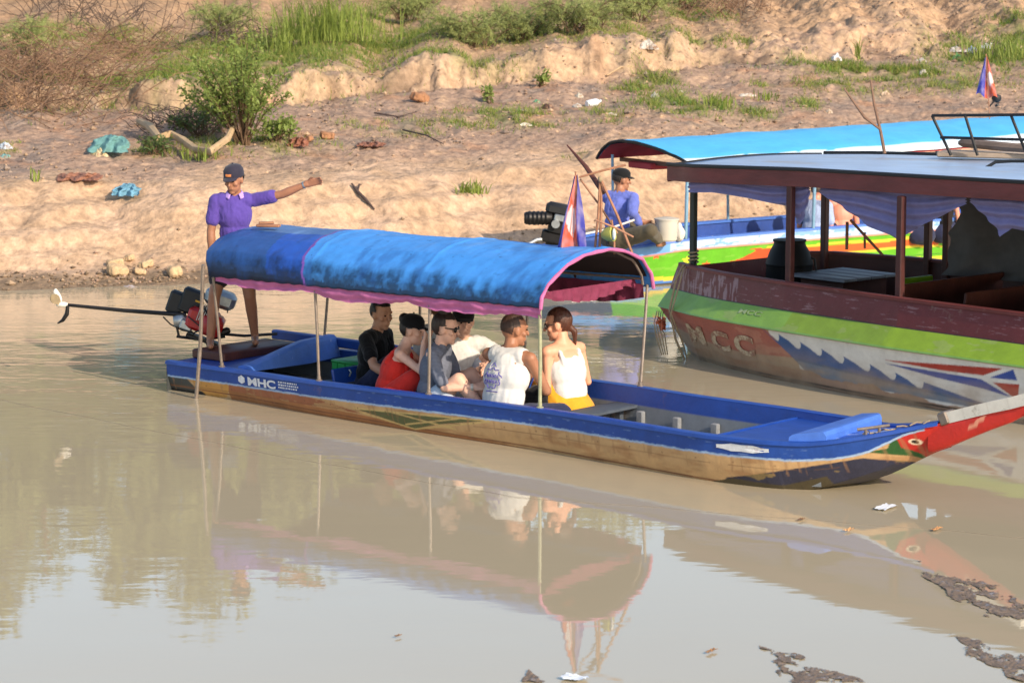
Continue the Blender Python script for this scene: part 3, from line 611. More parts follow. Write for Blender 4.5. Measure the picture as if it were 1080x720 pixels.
pm = mat('worn_bronze', lin((170, 152, 122)), .5, .2, 12, metal=.3); 
def blade(ang, m, name):
    q = p1 + Vector((-.02, 0, 0)); d = Vector((-.25, .55 * math.cos(ang), math.sin(ang))).normalized(); sidev = d.cross(Vector((1, 0, 0))).normalized() * .75 + Vector((.5, 0, 0)); x = MB()
    pts = [(0, .01), (.04, .03), (.09, .052), (.13, .05), (.165, .028), (.18, .004)]
    up = [q + d * a + sidev * w for a, w in pts]; dn = [q + d * a - sidev * w for a, w in pts]; nn = d.cross(sidev).normalized() * .006
    vs_ = [v + nn for v in up + dn] + [v - nn for v in up + dn]; k = 6; fs_ = []
    for i in range(5): fs_ += [(i, i + 1, k + i + 1, k + i), (12 + i, 12 + k + i, 12 + k + i + 1, 12 + i + 1), (i, 12 + i, 13 + i, i + 1), (k + i, k + i + 1, 12 + k + i + 1, 12 + k + i)]
    fs_ += [(5, 17, 23, 11), (0, 6, 18, 12)]
    x.add(vs_, fs_); return x.build(name, m, pr, world=True)
pr = build_w(MB().lathe([(0, -.05), (.018, -.05), (.026, -.02), (.026, .04), (.02, .06), (0, .06)], Matrix.Translation(p1) @ Matrix.Rotation(R(-86), 4, 'Y'), 12), 'propeller', m_white, mo)
blade(R(155), pm, 'blade'); blade(R(35), m_white, 'blade')
build_w(MB().tube([p1 + Vector((.05, -.01, -.01)), p1 + Vector((.04, -.01, -.09)), p1 + Vector((-.0, -.01, -.15)), p1 + Vector((-.05, -.01, -.18))], [.016, .022, .018, .006], 8), 'skeg', m_darkmetal, mo)
th = [at(232, 352, Ym), at(258, 354, Ym + .1), at(292, 352, Ym + .3)]; build_w(MB().tube(th, .014, 8), 'tiller', m_black, mo)
build_w(MB().tube([at(226, 320, Ym), at(238, 312, Ym + .02), at(240, 330, Ym)], .006, 6), 'choke_cable', m_black, mo)

bo_ = MB().box(at(283, 238, 24.2), (.22, .07, .025), Matrix.Rotation(R(-12), 3, 'Z'), .006).box(at(281, 235, 24.3), (.14, .05, .02), Matrix.Rotation(R(8), 3, 'Z'), .005)
tag(origin_at(bo_.build('scrap_plank', m_bamboo), at(283, 240, 24.2)), 'short pale planks lying on the stern end of the blue canopy', 'plank')
# long pole leaning on the stern corner of the canopy, standing in the water
lp = MB(); lp.tube([bw(.50, -.12, -.25), bw(.58, -.10, .5), bw(.70, -.16, 1.24)], [.018, .018, .016], 8)
tag(origin_at(lp.build('punt_pole', m_steel), bw(.52, -.12, 0)), 'grey pole leaning on the canopy corner with its foot in the water beside the stern', 'pole')
# flags, rack and lamp on the canopy
m_flag = mat('flag_cloth', (1, 1, 1), .8, .08, 10, .1, 30, paint=True, trans=.35)
def flag(base, top, corners, label, bands, fold=.02):
    r = empty('flag', base, 0, label, 'flag')
    MB().tube([base, top], .007, 6).build('flag_pole', m_bamboo, r, world=True)
    TL, TR, BL, BR = [A(c) for c in corners]
    def fn(U, V):
        p = (TL * (1 - U[..., None]) + TR * U[..., None]) * (1 - V[..., None]) + (BL * (1 - U[..., None]) + BR * U[..., None]) * V[..., None]
        f = fold * np.sin(U * 11 + V * 2.5 + 1.5 * np.sin(V * 4)) * (.2 + .8 * V); p[..., 1] += f; p[..., 0] += .3 * f; p[..., 2] += .03 * np.sin(U * 9) * V; return p
    def cf(U, V):
        c = np.where(((U > bands[0]) & (U < bands[1]))[..., None], A(lin((210, 92, 58))), A(lin((74, 76, 172)))).astype(float)
        d = np.hypot((U - sum(bands) / 2) / .22, (V - .55) / .17); em_ = (d < 1 + .5 * pn(U * 9, V * 9)) & (np.abs(np.sin(U * 40)) > .3); c[em_] = A(lin((226, 214, 210))); c = mixc(c, A(lin((206, 190, 200))), np.clip(.12 + .6 * fbm(U * 4, V * 5, 3), 0, .5)); return c
    MB().grid(fn, 40, 50, cf).build('cloth', m_flag, r, world=True, angle=180); return r
Yc = 22.3
flag(at(609, 262, Yc), at(607, 181, Yc), [at(605.5, 186, Yc), at(609.5, 184, Yc), at(584, 271, Yc - .12), at(619, 263, Yc + .05)], 'faded red and blue flag drooping over the front of the blue tour boat canopy', (.22, .72), .055)
rk = empty('bamboo_rack', at(645, 264, 22.3), 0, 'bundle of bamboo sticks lashed upright on the front of the tour boat canopy', 'rack')
for (a, b_, r_) in (((633, 186), (627, 266), .011), ((634, 188), (632, 266), .012), ((633, 188), (667, 268), .012), ((611, 187), (660, 174), .010), ((612, 189), (651, 246), .009), ((645, 232), (648, 268), .01), ((628, 232), (668, 250), .009)):
    Yj = 22.3 + random.uniform(-.12, .12); p_ = at(*a, Yj); q_ = at(*b_, Yj + random.uniform(-.1, .1)); mid = p_.lerp(q_, .5) + Vector((.008, 0, .006))
    MB().tube([p_, mid, q_], [r_ * .9, r_, r_], 7).build('bamboo_stick', m_bamboo, rk, world=True)
MB().tube([at(598, 153, 22.6), at(618, 176, 22.5), at(637, 204, 22.4)], [.006, .02, .026], 8).build('tapered_stick', m_darkwood, rk, world=True)
MB().ell(at(633, 189, 22.3), (.02, .02, .026)).build('lashing', m_rope, rk, world=True)
lm = empty('spotlight', at(641, 265, 22.25), 0, 'small yellow round spotlight clamped on the front edge of the tour boat canopy', 'lamp')
MB().lathe([(0, -.05), (.03, -.05), (.062, .0), (.068, .05), (.06, .055), (0, .045)], Matrix.Translation(at(641, 247, 22.25)) @ Matrix.Rotation(R(80), 4, 'Y') @ Matrix.Rotation(R(25), 4, 'X'), 18).build('housing', mat('yellow_green_paint', lin((160, 160, 74)), .4, .1), lm, world=True)
MB().ell(at(643, 247, 22.2) + Vector((.035, 0, 0)), (.018, .05, .05)).build('lens', mat('lamp_glass', lin((215, 220, 215)), .1, .05), lm, world=True)
MB().tube([at(641, 266, 22.25), at(641, 254, 22.25)], .012, 6).build('bracket', m_darkmetal, lm, world=True)

# ------------------------------------------------------------------ the big maroon and green boat on the right
GA = 48; O2 = Vector((1.69, 26.5, 0)); mcc = empty('river_ferry', O2, R(-GA), 'big flat roofed maroon and lime green passenger boat with a wave pattern on its hull', 'boat')
M2 = Matrix.Translation(O2) @ Matrix.Rotation(R(-GA), 4, 'Z')
def mw(s, t, z): return M2 @ Vector((s, t, z))
gt = smooth2 = lambda s: ip(s, [-.1, .15, .5, .9, 1.76, 3.25, 4.6, 7, 9, 10], [.06, -.06, -.18, -.27, -.38, -.50, -.52, -.52, -.4, -.2])
ft = lambda s: ip(s, [-.1, .3, 1.2, 7, 9, 10], [1.6, 2.0, 2.2, 2.25, 2.1, 1.9])
wt = lambda s: ip(s, [-.1, .3, .9, 1.5, 2.7, 4.7, 7, 9, 10], [.30, .02, -.2, -.36, -.55, -.64, -.64, -.5, -.2])
LEN = 9.6
def mhull(U, V, near=True):
    s = -.06 + U * LEN; sgn = 1; g = gt(s) if near else ft(s); w = wt(s) if near else ft(s) + .15 + (gt(s) - wt(s)) * 0; o = -1 if near else 1
    zq = ip(V, [0, .30, .31, .55, .57, .60, .95, 1.0], [.93, .675, .67, .515, .50, .49, -.08, -.3])
    base = g + o * ip(V, [0, .30, .31, .55, .57, .60], [0, .03, .035, .19, .2, .17]) 
    low = (g + o * .17) + (w - (g + o * .17)) * np.clip((V - .60) / .35, 0, 1.15) ** 1.0
    t = np.where(V <= .6, base, low); bowx = np.exp(-((s + .06) / .12) ** 2)
    sx_ = s - .10 * bowx * np.sin(np.clip((.93 - zq) / .6, 0, 1) * math.pi * .8) + .12 * bowx * np.clip((.3 - zq) / .5, 0, 1)
    z = zq + 0.03 * np.sin(s * .4) * (V < .5) * 0
    return np.stack([sx_, t, z], -1)
def mcol(U, V):
    s = -.06 + U * LEN; z = ip(V, [0, .30, .31, .55, .57, .60, .95, 1.0], [.93, .675, .67, .515, .50, .49, -.08, -.3])
    zr = z; z = np.where(V > .6, z / 1.09, z); c = np.broadcast_to(A(lin((150, 128, 104))), s.shape + (3,)).copy(); n1 = fbm(s * 2.2, z * 9, 4)
    def put(m, rgb, k=1.0): c[m] = c[m] * (1 - k) + A(lin(rgb)) * k
    mar = V <= .30; put(mar, (88, 34, 38)); put(mar & (fbm(s * 4, z * 40, 5, .65) > .5), (140, 112, 118), .5); put(mar & (s < 1.1) & (fbm(s * 26, z * 5, 3) > .1), (150, 128, 136), .55)
    put((V > .295) & (V <= .31), (40, 26, 26))
    gr = (V > .31) & (V <= .6); put(gr, (110, 136, 42)); put(gr & (s > 3.2), (118, 146, 30), .6); put(gr & (s < 1.9), (110, 148, 62), .8); put(gr & (n1 > .3), (128, 142, 84), .5); put((V > .55) & (V <= .6), (104, 140, 70)); put((V > .585) & (V < .61), (120, 110, 86))
    lo = V > .6
    put(lo & inpoly(s, z, [(1.57, .48), (12, .5), (12, -.02), (2.1, -.02), (2.05, .25)]), (196, 194, 188))
    red = inpoly(s, z, [(-.3, .46), (1.62, .47), (2.0, .235), (1.2, .19), (.5, .22), (-.3, .30)]); put(lo & red, (148, 82, 70)); put(lo & (s < 1.7) & ~red, (150, 126, 104)); put(lo & red & (n1 > .18), (164, 110, 90), .6)
    lob = []
    for (x0, y0), (x1, y1) in (((1.60, .45), (1.83, .427)), ((1.83, .427), (2.12, .388)), ((2.12, .388), (2.40, .359)), ((2.40, .359), (2.69, .326)), ((2.69, .326), (3.02, .295)), ((3.02, .295), (3.33, .258)), ((3.33, .258), (3.65, .22))):
        dx = x1 - x0; lob += [(x0, y0), (x0 + .45 * dx, y0 - .045), (x0 + .8 * dx, y1 - .062), (x0 + .93 * dx, y1 - .066), (x0 + 1.0 * dx, y1 - .05), (x1 + .01, y1 - .02)]
    bl = inpoly(s, z, [(1.58, .47)] + lob + [(3.66, .215), (4.5, .09), (3.87, .12), (3.02, .17), (2.02, .215)]); put(lo & bl, (40, 78, 128))
    put(lo & inpoly(s, z, [(1.98, .237), (3.02, .19), (3.87, .146), (4.6, .06), (2.2, .1)]), (60, 86, 112), .85)
    put(lo & inpoly(s, z, [(3.2, .35), (4.57, .425), (4.35, .345), (3.9, .335)]), (150, 44, 34)); put(lo & inpoly(s, z, [(3.2, .325), (4.32, .312), (4.66, .20), (4.35, .235), (3.8, .27)]), (38, 66, 136))
    put(lo & inpoly(s, z, [(4.42, .335), (4.68, .43), (4.72, .345)]), (38, 66, 136)); put(lo & inpoly(s, z, [(4.45, .30), (4.74, .315), (4.72, .19), (4.66, .21)]), (150, 44, 34))
    for k in range(4):                           # the same pattern goes on along the side
        x0 = 4.85 + k * .9; put(lo & inpoly(s, z, [(x0, .42), (x0 + .8, .36), (x0 + .2, .22)]), (150, 44, 34) if k % 2 else (38, 66, 136))
    put(lo & (z < .13 - .03 * np.clip(s - 2, 0, 3) + .05 * n1), (146, 110, 84), .9); put(lo & (z < .02 + .02 * n1), (96, 74, 56)); put(lo & (np.abs(z - .03) < .008), (50, 40, 34))
    c = mixc(c, A(lin((150, 128, 104))), (lo * np.clip(.45 + n1 * .9, 0, .75) * sst(.42, .05, z)))
    return np.clip(c * 1.28, 0, .8)
m_mcc = mat('ferry_paint', (1, 1, 1), .5, .13, 6, .12, 30, paint=True, dirt=lin((150, 136, 124)), dscale=5, dlo=.62, dhi=.85)
us = lambda U: np.where(U < .82, U / .82 * .56, .56 + (U - .82) / .18 * .44)
g = MB(); g.grid(lambda U, V: mhull(us(U), V), 800, 170, lambda U, V: sum(mcol(us(np.clip(U + a / 800, 0, 1)), np.clip(V + b_ / 170, 0, 1)) for a, b_ in ((-.4, -.15), (.15, -.4), (.4, .15), (-.15, .4))) / 4, flip=True); g.build('hull', m_mcc, mcc, angle=45)
g = MB(); g.grid(lambda U, V: mhull(U, V, False), 120, 40, mcol); g.build('hull', m_mcc, mcc, angle=45)
g = MB(); g.grid(lambda U, V: mhull(U * 0, V, True) * (1 - U[..., None]) + mhull(U * 0, V, False) * U[..., None] * A((1, 1, 1)) - A((0, 0, .0)), 8, 40, lambda U, V: mcol(U * 0, V)); 
g.v = [(x, y, z - (.22 if z > .9 and .15 < y < 1.55 else 0)) for x, y, z in g.v]; g.build('bow_board', m_mcc, mcc, angle=45)
g = MB(); g.grid(lambda U, V: mhull(U * 0 + 1, V, True) * (1 - U[..., None]) + mhull(U * 0 + 1, V, False) * U[..., None], 4, 20, lambda U, V: mcol(U, V), flip=True); g.build('transom', m_mcc, mcc)
for f, o in ((gt, 1), (ft, -1)):                # inner boards and cap rails
    MB().grid(lambda U, V, f=f, o=o: np.stack([-.03 + U * (LEN - .1), f(-.06 + U * LEN) + o * (.03 + .05 * V), .93 - V * .8], -1), 60, 4, flip=(o < 0)).build('inner_boards', m_darkwood, mcc)
    MB().grid(lambda U, V, f=f, o=o: np.stack([-.05 + U * (LEN - .05), f(-.06 + U * LEN) + o * ip(V, [0, .2, .8, 1], [-.02, -.02, .065, .065]), .93 + ip(V, [0, .2, .8, 1], [-.02, .012, .012, -.02])], -1), 80, 6, flip=(o > 0)).build('cap_rail', m_maroonwood, mcc, angle=30)
MB().grid(lambda U, V: np.stack([0 + U * (LEN - .2), gt(U * LEN) + .06 + (ft(U * LEN) - gt(U * LEN) - .12) * V, .22 + 0 * U], -1), 20, 4).build('floor', m_darkwood, mcc)
for s in (.16, ): 
    MB().box((s, .02, 1.36), (.06, .06, .9), bev=.006).build('post', mat('dark_green_post', lin((30, 40, 36)), .5, .2), mcc)
m_postwood = mat('dark_maroon_post', lin((70, 34, 32)), .55, .3, 9, .15, 25)
near_p = [1.76, 3.2, 4.9, 6.5, 8.2]
for s in near_p: MB().box((s, gt(s) + .06, 1.30), (.068, .068, 1.1), bev=.008).build('post', m_postwood, mcc)
for s in (.25, 1.42, 1.66, 3.3, 4.9, 6.5, 8.2): MB().box((s, ft(s) - .06, 1.30), (.07, .07, 1.1), bev=.008).build('post', m_darkwood if s in (1.42, 1.66) else m_postwood, mcc)
rz = lambda s: ip(s, [0, 2, 4.5, 7, 9.5], [1.93, 2.0, 2.045, 2.06, 2.04])
m_roof = mat('blue_roof_sheet', lin((152, 172, 200)), .38, .16, 2.5, .15, 20, dirt=lin((150, 146, 146)), dscale=1.6, dlo=.5, dhi=.68, stretch=(.5, 1.4, 1))
def rtop(U, V):
    s = -.0 + U * 9.3; e = np.where(U < .04, 1, 1); k = sst(0, .06, U); t = -.32 * (.55 + .45 * k) - .12 * sst(.1, .5, U) + V * (2.3 + .35 * k); return np.stack([s, t, rz(s) + .035 * np.sin(V * math.pi)], -1)
MB().grid(rtop, 60, 16).build('roof', m_roof, mcc, angle=180).modifiers.new('t', 'SOLIDIFY').thickness = .02
MB().grid(lambda U, V: rtop(U, V) - A((0, 0, .05)), 30, 6, flip=True).build('ceiling_boards', m_darkwood, mcc)
for V0, o in ((0, -1), (1, 1)):
    def fas(U, V, V0=V0, o=o):
        e = rtop(U, np.full(U.shape, float(V0))); e[..., 1] += o * (.012 + ip(V, [0, .02, .5, .52, 1], [0, .012, .012, .012, .012]) - .03 * (V > .51)); e[..., 2] += ip(V, [0, .02, .5, .52, 1], [.015, .015, -.15, -.15, .0]); return e
    MB().grid(fas, 60, 30, flip=(o < 0)).build('fascia_board', m_maroonwood, mcc, angle=30)
    e = rtop(np.linspace(0, 1, 40), np.full(40, float(V0))); MB().tube([tuple(p + A((0, o * .018, .012))) for p in e], .02, 6).build('roof_edge', m_black, mcc)
def fend(U, V):
    e = rtop(U * 0, U); e[..., 0] -= .012 + .012 * (V < .5); e[..., 2] += ip(V, [0, .5, .52, 1], [.012, -.165, -.165, 0]); return e
MB().grid(fend, 20, 10).build('fascia_board', m_maroonwood, mcc, angle=30)
e = rtop(np.zeros(20), np.linspace(0, 1, 20)); MB().tube([tuple(p + A((-.018, 0, .004))) for p in e], .011, 6).build('roof_edge', m_black, mcc)
m_drape = mat('lavender_cloth', lin((158, 154, 206)), .85, .12, 6, .15, 20, trans=.45)
for s0, s1, ds, dz in ((.35, 1.95, [0, .2, .5, .8, .93, 1], [.07, .06, .10, .16, .34, .03]), (2.08, 3.85, [0, .15, .35, .5, .56, .62, .8, 1], [.03, .13, .30, .36, .42, .33, .18, .03]), (3.9, 5.6, [0, .15, .2, .26, .5, .8, 1], [.02, .2, .30, .22, .26, .16, .02]), (5.65, 7.6, [0, .5, 1], [.03, .35, .03]), (7.7, 9, [0, .5, 1], [.03, .3, .03])):
    def dr(U, V, s0=s0, s1=s1, ds=ds, dz=dz):
        s = s0 + (s1 - s0) * U; drop = ip(U, ds, dz); t = -.30 - .10 * sst(.1, .5, s / 9.3) + .05; ph = V * 26 * (.25 + drop * 2); f = .018 * np.sin(ph + 2 * np.sin(U * 7)) * np.minimum(1, drop * 8)
        return np.stack([s + .01 * np.sin(V * 20), t + f, rz(s) - .14 - V * (drop + .045) - .0 * f], -1)
    MB().grid(dr, 110, 46).build('drape', m_drape, mcc, angle=180)
m_canvas = mat('grey_canvas', lin((92, 88, 84)), .9, .18, 3, .3, 8, trans=.25)
def canv(U, V):
    s = 1.95 + .22 * np.abs(pn(V * 5, V * 0 + 3)) * (1 - U) + .25 * np.exp(-((V - .38) / .1) ** 2) * (1 - U) * .8 + U * 5; t = 1.75 + .05 * np.sin(U * 40 + V * 5 + 2 * np.sin(V * 6)) + .05 * fbm(U * 8, V * 5, 3)
    return np.stack([s, t, rz(s) - .12 - V * 1.02], -1)
MB().grid(canv, 120, 50).build('canvas_screen', m_canvas, mcc, angle=180)
MB().ell((1.9, 1.8, 1.74), (.14, .12, .16)).build('canvas_roll', m_black, mcc)
# engine table and benches
tb = MB(); tb.box((1.1, 1.22, .50), (.56, .66, .60)); tb.build('engine_box', m_darkwood, mcc)
m_tabletop = mat('worn_grey_planks', lin((126, 128, 134)), .5, .3, 5, .2, 20, stretch=(.4, 2, 1), dirt=lin((70, 56, 48)), dscale=5)
tp = MB()
for k in range(4): tp.box((1.1, .90 + k * .21, .82), (.74, .205, .03), bev=.005)
tp.build('table_top', m_tabletop, mcc)
for s in (2.5, 3.3, 4.1, 4.9, 5.7): MB().box((s, .95, .60), (.30, 1.6, .05), bev=.01).box((s + .16, .95, .78), (.03, 1.6, .34), Matrix.Rotation(.15, 3, 'Y'), .006).box((s, .95, .40), (.06, 1.5, .36)).build('bench', m_darkwood, mcc)
MB().box((2.12, 1.1, .84), (.04, .5, .12), bev=.008).build('lime_board', mat('lime_paint', lin((120, 160, 20)), .5, .1), mcc)
# lettering
def on_mcc(vs, s0, z0):
    out = []
    Vq = np.linspace(.31, .99, 160)
    for x, y, z in vs:
        s = s0 + x; P = mhull(np.full(160, (s + .06) / LEN), Vq); i = int(np.argmin(np.abs(P[:, 2] - (z0 + y)))); out.append((s, float(P[i, 1]) - .008, z0 + y))
    return out
m_gold = mat('faded_gold_paint', lin((196, 176, 146)), .6, .15, 20, dirt=lin((150, 112, 92)), dscale=11, dlo=.46, dhi=.56)
def subdiv(vs, fs, n=1):
    me = bpy.data.meshes.new('x'); me.from_pydata(vs, [], fs); import bmesh
    bm = bmesh.new(); bm.from_mesh(me); bmesh.ops.triangulate(bm, faces=bm.faces)
    for _ in range(n):
        le = [e for e in bm.edges if e.calc_length() > .03]
        if le: bmesh.ops.subdivide_edges(bm, edges=le, cuts=1)
        bmesh.ops.triangulate(bm, faces=bm.faces)
    out = [tuple(v.co) for v in bm.verts], [tuple(v.index for v in f.verts) for f in bm.faces]; bm.free(); bpy.data.meshes.remove(me); return out
for ch, s0, z0 in (('M', .30, .20), ('C', .74, .195), ('C', 1.13, .20)):
    vs, fs = text_mesh(ch, .26, .012); x0 = min(v[0] for v in vs); xm = max(v[0] for v in vs) - x0; vs = [((v[0] - x0) * .31 / xm, v[1] * .98, 0) for v in vs]; vs, fs = subdiv(vs, fs, 3)
    MB().add(on_mcc(vs, s0, z0), fs).build('lettering', m_gold, mcc, smooth=False)
vs, fs = text_mesh('MCC', .052, .001); xm = max(v[0] for v in vs); vs = [(v[0] * .34 / xm, v[1], 0) for v in vs]; vs, fs = subdiv(vs, fs, 2)
MB().add(on_mcc(vs, 1.19, .595), fs).build('small_lettering', mat('faded_small_lettering', lin((150, 168, 120)), .6, .2, 30), mcc, smooth=False)
sb = MB(); sb.tube([at(893, 263, 25.6), at(893.5, 234, 25.6)], .016, 7).tube([at(897, 232, 25.7), at(931, 269, 25.5)], .014, 7).tube([at(912, 262, 25.6), at(912, 245, 25.6)], .012, 7)
tag(origin_at(sb.build('bamboo_props', m_bamboo), at(905, 262, 25.6)), 'thin bamboo props leaning inside the maroon boat beneath the lavender drape', 'bamboo')
# rope and rag at its bow
rp = MB(); rp.tube([mw(.16, .02, .95), mw(.1, -.06, .93), mw(.1, -.16, .8), mw(.12, -.27, .5), mw(.16, -.22, .2), mw(.2, -.1, -.05)], .012, 7); rp.tube([mw(.15, .0, .96), mw(.14, -.1, .90), mw(.17, -.2, .72), mw(.16, -.29, .47), mw(.2, -.15, .15), mw(.2, -.08, -.05)], .009, 6)
rp.tube([mw(.16 + .05 * math.cos(a * .7), .02 + .05 * math.sin(a * .7), .96 + a * .004) for a in range(30)], .009, 6)
tag(origin_at(rp.build('mooring_rope', m_rope), mw(.16, .02, .93)), 'frayed mooring rope hanging down the bow of the maroon and green boat', 'rope')
lr = MB()
for k in range(4): lr.tube([at(693 + k * 2.2, 328, 26.5), at(690 - k * 1.5 + k * 4, 340 + k * 2, 26.4), at(692 + k * 3, 355 - k, 26.4), at(698 + 2 * k, 374, 26.4)], .006, 5)
tag(origin_at(lr.build('hanging_line', m_rope), at(696, 372, 26.4)), 'tangle of thin lines dangling into the water at the bow of the maroon boat', 'line')
rg = MB().grid(lambda U, V: np.stack([(U - .5) * .07 + .02 * np.sin(V * 9), .02 * np.sin(U * 14 + V * 4), -V * .08 + .02 * np.sin(U * 9)], -1) + A(at(697, 336, 26.38)), 16, 14); rg.grid(lambda U, V: np.stack([(U - .5) * .06, .04 * np.cos(U * 9) + .02, -V * .10], -1) + A(at(699, 338, 26.36)), 8, 8)
tag(origin_at(rg.build('rag', mat('orange_rag', lin((190, 110, 80)), .85, .2, 14, trans=.2)), at(697, 345, 26.38)), 'small orange rag tied in the lines at the bow of the maroon boat', 'rag')
# barrel
brl = empty('plastic_barrel', mw(.52, 1.05, .22), 0, 'black plastic barrel standing at the bow of the maroon boat', 'barrel')
bx_, by_, bz_ = mw(.52, 1.05, 0)
MB().lathe([(0, .25), (.20, .25), (.225, .30), (.232, .42), (.226, .44), (.236, .47), (.24, .68), (.235, .80), (.245, .83), (.235, .86), (.2, .96), (.165, 1.02), (.16, 1.05), (.17, 1.055), (.17, 1.075), (0, 1.08)], Matrix.Translation((bx_, by_, .07)), 28).build('drum', mat('black_drum_plastic', lin((13, 13, 15)), .6, .3, 8, spec=.25), brl, world=True, angle=30)
MB().tube([(bx_ + .17, by_ - .05, .98), (bx_ + .25, by_ - .06, .95), (bx_ + .27, by_ - .06, .8), (bx_ + .25, by_ - .04, .68)], .012, 6).build('handle', m_black, brl, world=True)
MB().lathe([(.2, .0), (.21, .01), (.2, .02)], Matrix.Translation((bx_, by_, .90)), 24).build('hoop', m_darkmetal, brl, world=True)
# railings on the roof
ra = empty('roof_railing', at(1003, 163, 25.6), 0, 'black metal railing standing on the flat roof of the maroon boat', 'railing')
Yr = 25.6; r_ = lambda a, b_, y0=Yr, y1=Yr: MB().tube([at(*a, y0), at(*b_, y1)], .014, 8)
r_((983, 122), (1092, 121), Yr, 25.0).build('top_rail', m_black, ra, world=True); r_((992, 145), (1100, 148), Yr, 25.0).build('mid_rail', m_black, ra, world=True)
for a, b_, y in (((983, 122), (1003, 164), 25.6), ((1018, 122), (1031, 164), 25.4), ((1066, 121), (1084, 166), 25.15)): r_(a, b_, y, y).build('stanchion', m_black, ra, world=True)
lr_ = MB().tube([at(1036, 187, 24.6), at(1040, 177, 24.6), at(1050, 171, 24.6), at(1066, 170, 24.55), at(1100, 170, 24.4)], .016, 8)
tag(origin_at(lr_.build('grab_rail', m_black), at(1036, 187, 24.6)), 'low black bent grab rail at the near edge of the maroon boat roof', 'rail')
bd = MB().tube([at(1011, 151, 25.9), at(1016, 150.5, 25.88), at(1050, 154, 25.6), at(1100, 158, 25.3)], [.02, .045, .045, .04], 8)
tag(origin_at(bd.build('weathered_log', mat('grey_log', lin((112, 96, 86)), .85, .3, 6, .3, 20, stretch=(.2, 1, 1))), at(1040, 158, 25.6)), 'weathered grey log lying behind the railing on the maroon boat roof', 'log')
rb = MB().box(at(1040, 163, 25.75), (.9, .35, .05), Matrix.Rotation(R(-20), 3, 'Z'), .01)
tag(origin_at(rb.build('plywood_sheet', mat('pale_plywood', lin((160, 142, 124)), .8, .2, 5)), at(1040, 165, 25.75)), 'pale plywood sheet lying under the log on the maroon boat roof', 'board')
fs_ = MB(); fs_.tube([at(933, 162, 26.9), at(929, 140, 26.9), at(922, 110, 26.9), at(918, 84, 26.9)], [.018, .016, .014, .008], 7); fs_.tube([at(929, 137, 26.9), at(912, 124, 26.9), at(897, 103, 26.9), at(890, 93, 26.9)], [.014, .016, .012, .007], 7)
tag(origin_at(fs_.build('forked_branch', mat('dry_branch', lin((120, 92, 74)), .85, .25, 12)), at(933, 162, 26.9)), 'dry forked branch standing upright at the far edge of the maroon boat roof', 'branch')

# ------------------------------------------------------------------ green and blue boat behind
O3 = Vector((.7, 31.6, 0)); gb_ = empty('long_boat', O3, R(32), 'lime green long boat with orange stars and a light blue canopy moored along the bank', 'boat')
M3 = Matrix.Translation(O3) @ Matrix.Rotation(R(32), 4, 'Z')
def gw(s, t, z): return M3 @ Vector((s, t, z))
gz = lambda s: ip(s, [-.1, .3, .87, 1.6, 3.3, 6, 10], [.36, .42, .50, .56, .585, .60, .62])
gnt = lambda s: ip(s, [-.1, .5, 1.5, 10], [.1, -.02, -.08, -.1]); gft = lambda s: ip(s, [-.1, .5, 1.5, 10], [1.1, 1.3, 1.4, 1.45])
def gh(U, V, near=True):
    s = -.08 + U * 9.5; a = gnt(s) if near else gft(s); o = 1 if near else -1; zt_ = gz(s)
    t = a + o * ip(V, [0, .02, .2, .22, .9, 1], [.02, -.02, -.01, .01, .16, .25]); z = zt_ + (-.12 - zt_) * V; return np.stack([s, t, z], -1)
def gcol(U, V):
    s = -.08 + U * 9.5; zt_ = gz(s); z = zt_ + (-.12 - zt_) * V; h = zt_ - z; c = np.broadcast_to(A(lin((96, 172, 36))), s.shape + (3,)).copy(); n1 = fbm(s * 3, z * 12, 4)
    def put(m, rgb, k=1.0): c[m] = c[m] * (1 - k) + A(lin(rgb)) * k
    put(n1 > .25, (130, 186, 70), .5)
    put((z < .13 + .03 * np.sin(s * 3)) & (s > .6), (210, 186, 60)); put((z < .07 + .02 * np.sin(s * 3)) & (s > .6), (70, 120, 190)); put(z < .02, (70, 60, 50))
    put(inpoly(s, z, [(3.0, .36), (6, .36), (9.5, .38), (9.5, .28), (6, .27), (3.4, .25)]), (206, 96, 44)); put((np.abs(z - .375 - .01 * np.sin(s * 5)) < .018) & (s > 2.9), (214, 190, 60)); put((np.abs(z - .25 - .012 * np.sin(s * 4)) < .014) & (s > 3.2), (214, 190, 60))
    put(inpoly(s, z, [(2.1, .20), (2.5, .26), (2.75, .36), (2.6, .39), (3.2, .37), (3.5, .30), (3.0, .24), (3.3, .2), (2.6, .17)]), (206, 80, 40))
    for sx_, sz_, rr, cl_ in ((1.22, .385, .075, (214, 84, 50)), (1.68, .30, .07, (226, 200, 60)), (2.0, .22, .065, (214, 84, 50)), (4.6, .16, .07, (214, 84, 50))):
        pts = [(sx_ + rr * (1 if k % 2 == 0 else .42) * math.sin(k * math.pi / 5), sz_ + rr * .85 * (1 if k % 2 == 0 else .42) * math.cos(k * math.pi / 5)) for k in range(10)]; put(inpoly(s, z, pts), cl_)
    put((s < .62) & (z < .30), (58, 72, 100)); put((s >= .62) & (s < 1.1) & (z < .16), (96, 150, 206))
    put(h < .12, (176, 196, 226)); put((h < .12) & (n1 > .15), (120, 160, 214)); put((h < .12) & (s < 1.4), (104, 156, 214)); put((h > .12) & (h < .145), (214, 150, 140))
    return c
g = MB(); g.grid(lambda U, V: gh(U, V), 620, 50, gcol, flip=True); g.build('hull', m_hull if False else mat('green_boat_paint', (1, 1, 1), .5, .12, 6, .1, 30, paint=True), gb_, angle=180)
gm_ = bpy.data.materials['green_boat_paint']
g = MB(); g.grid(lambda U, V: gh(U, V, False), 60, 16, gcol); g.build('hull', gm_, gb_, angle=180)
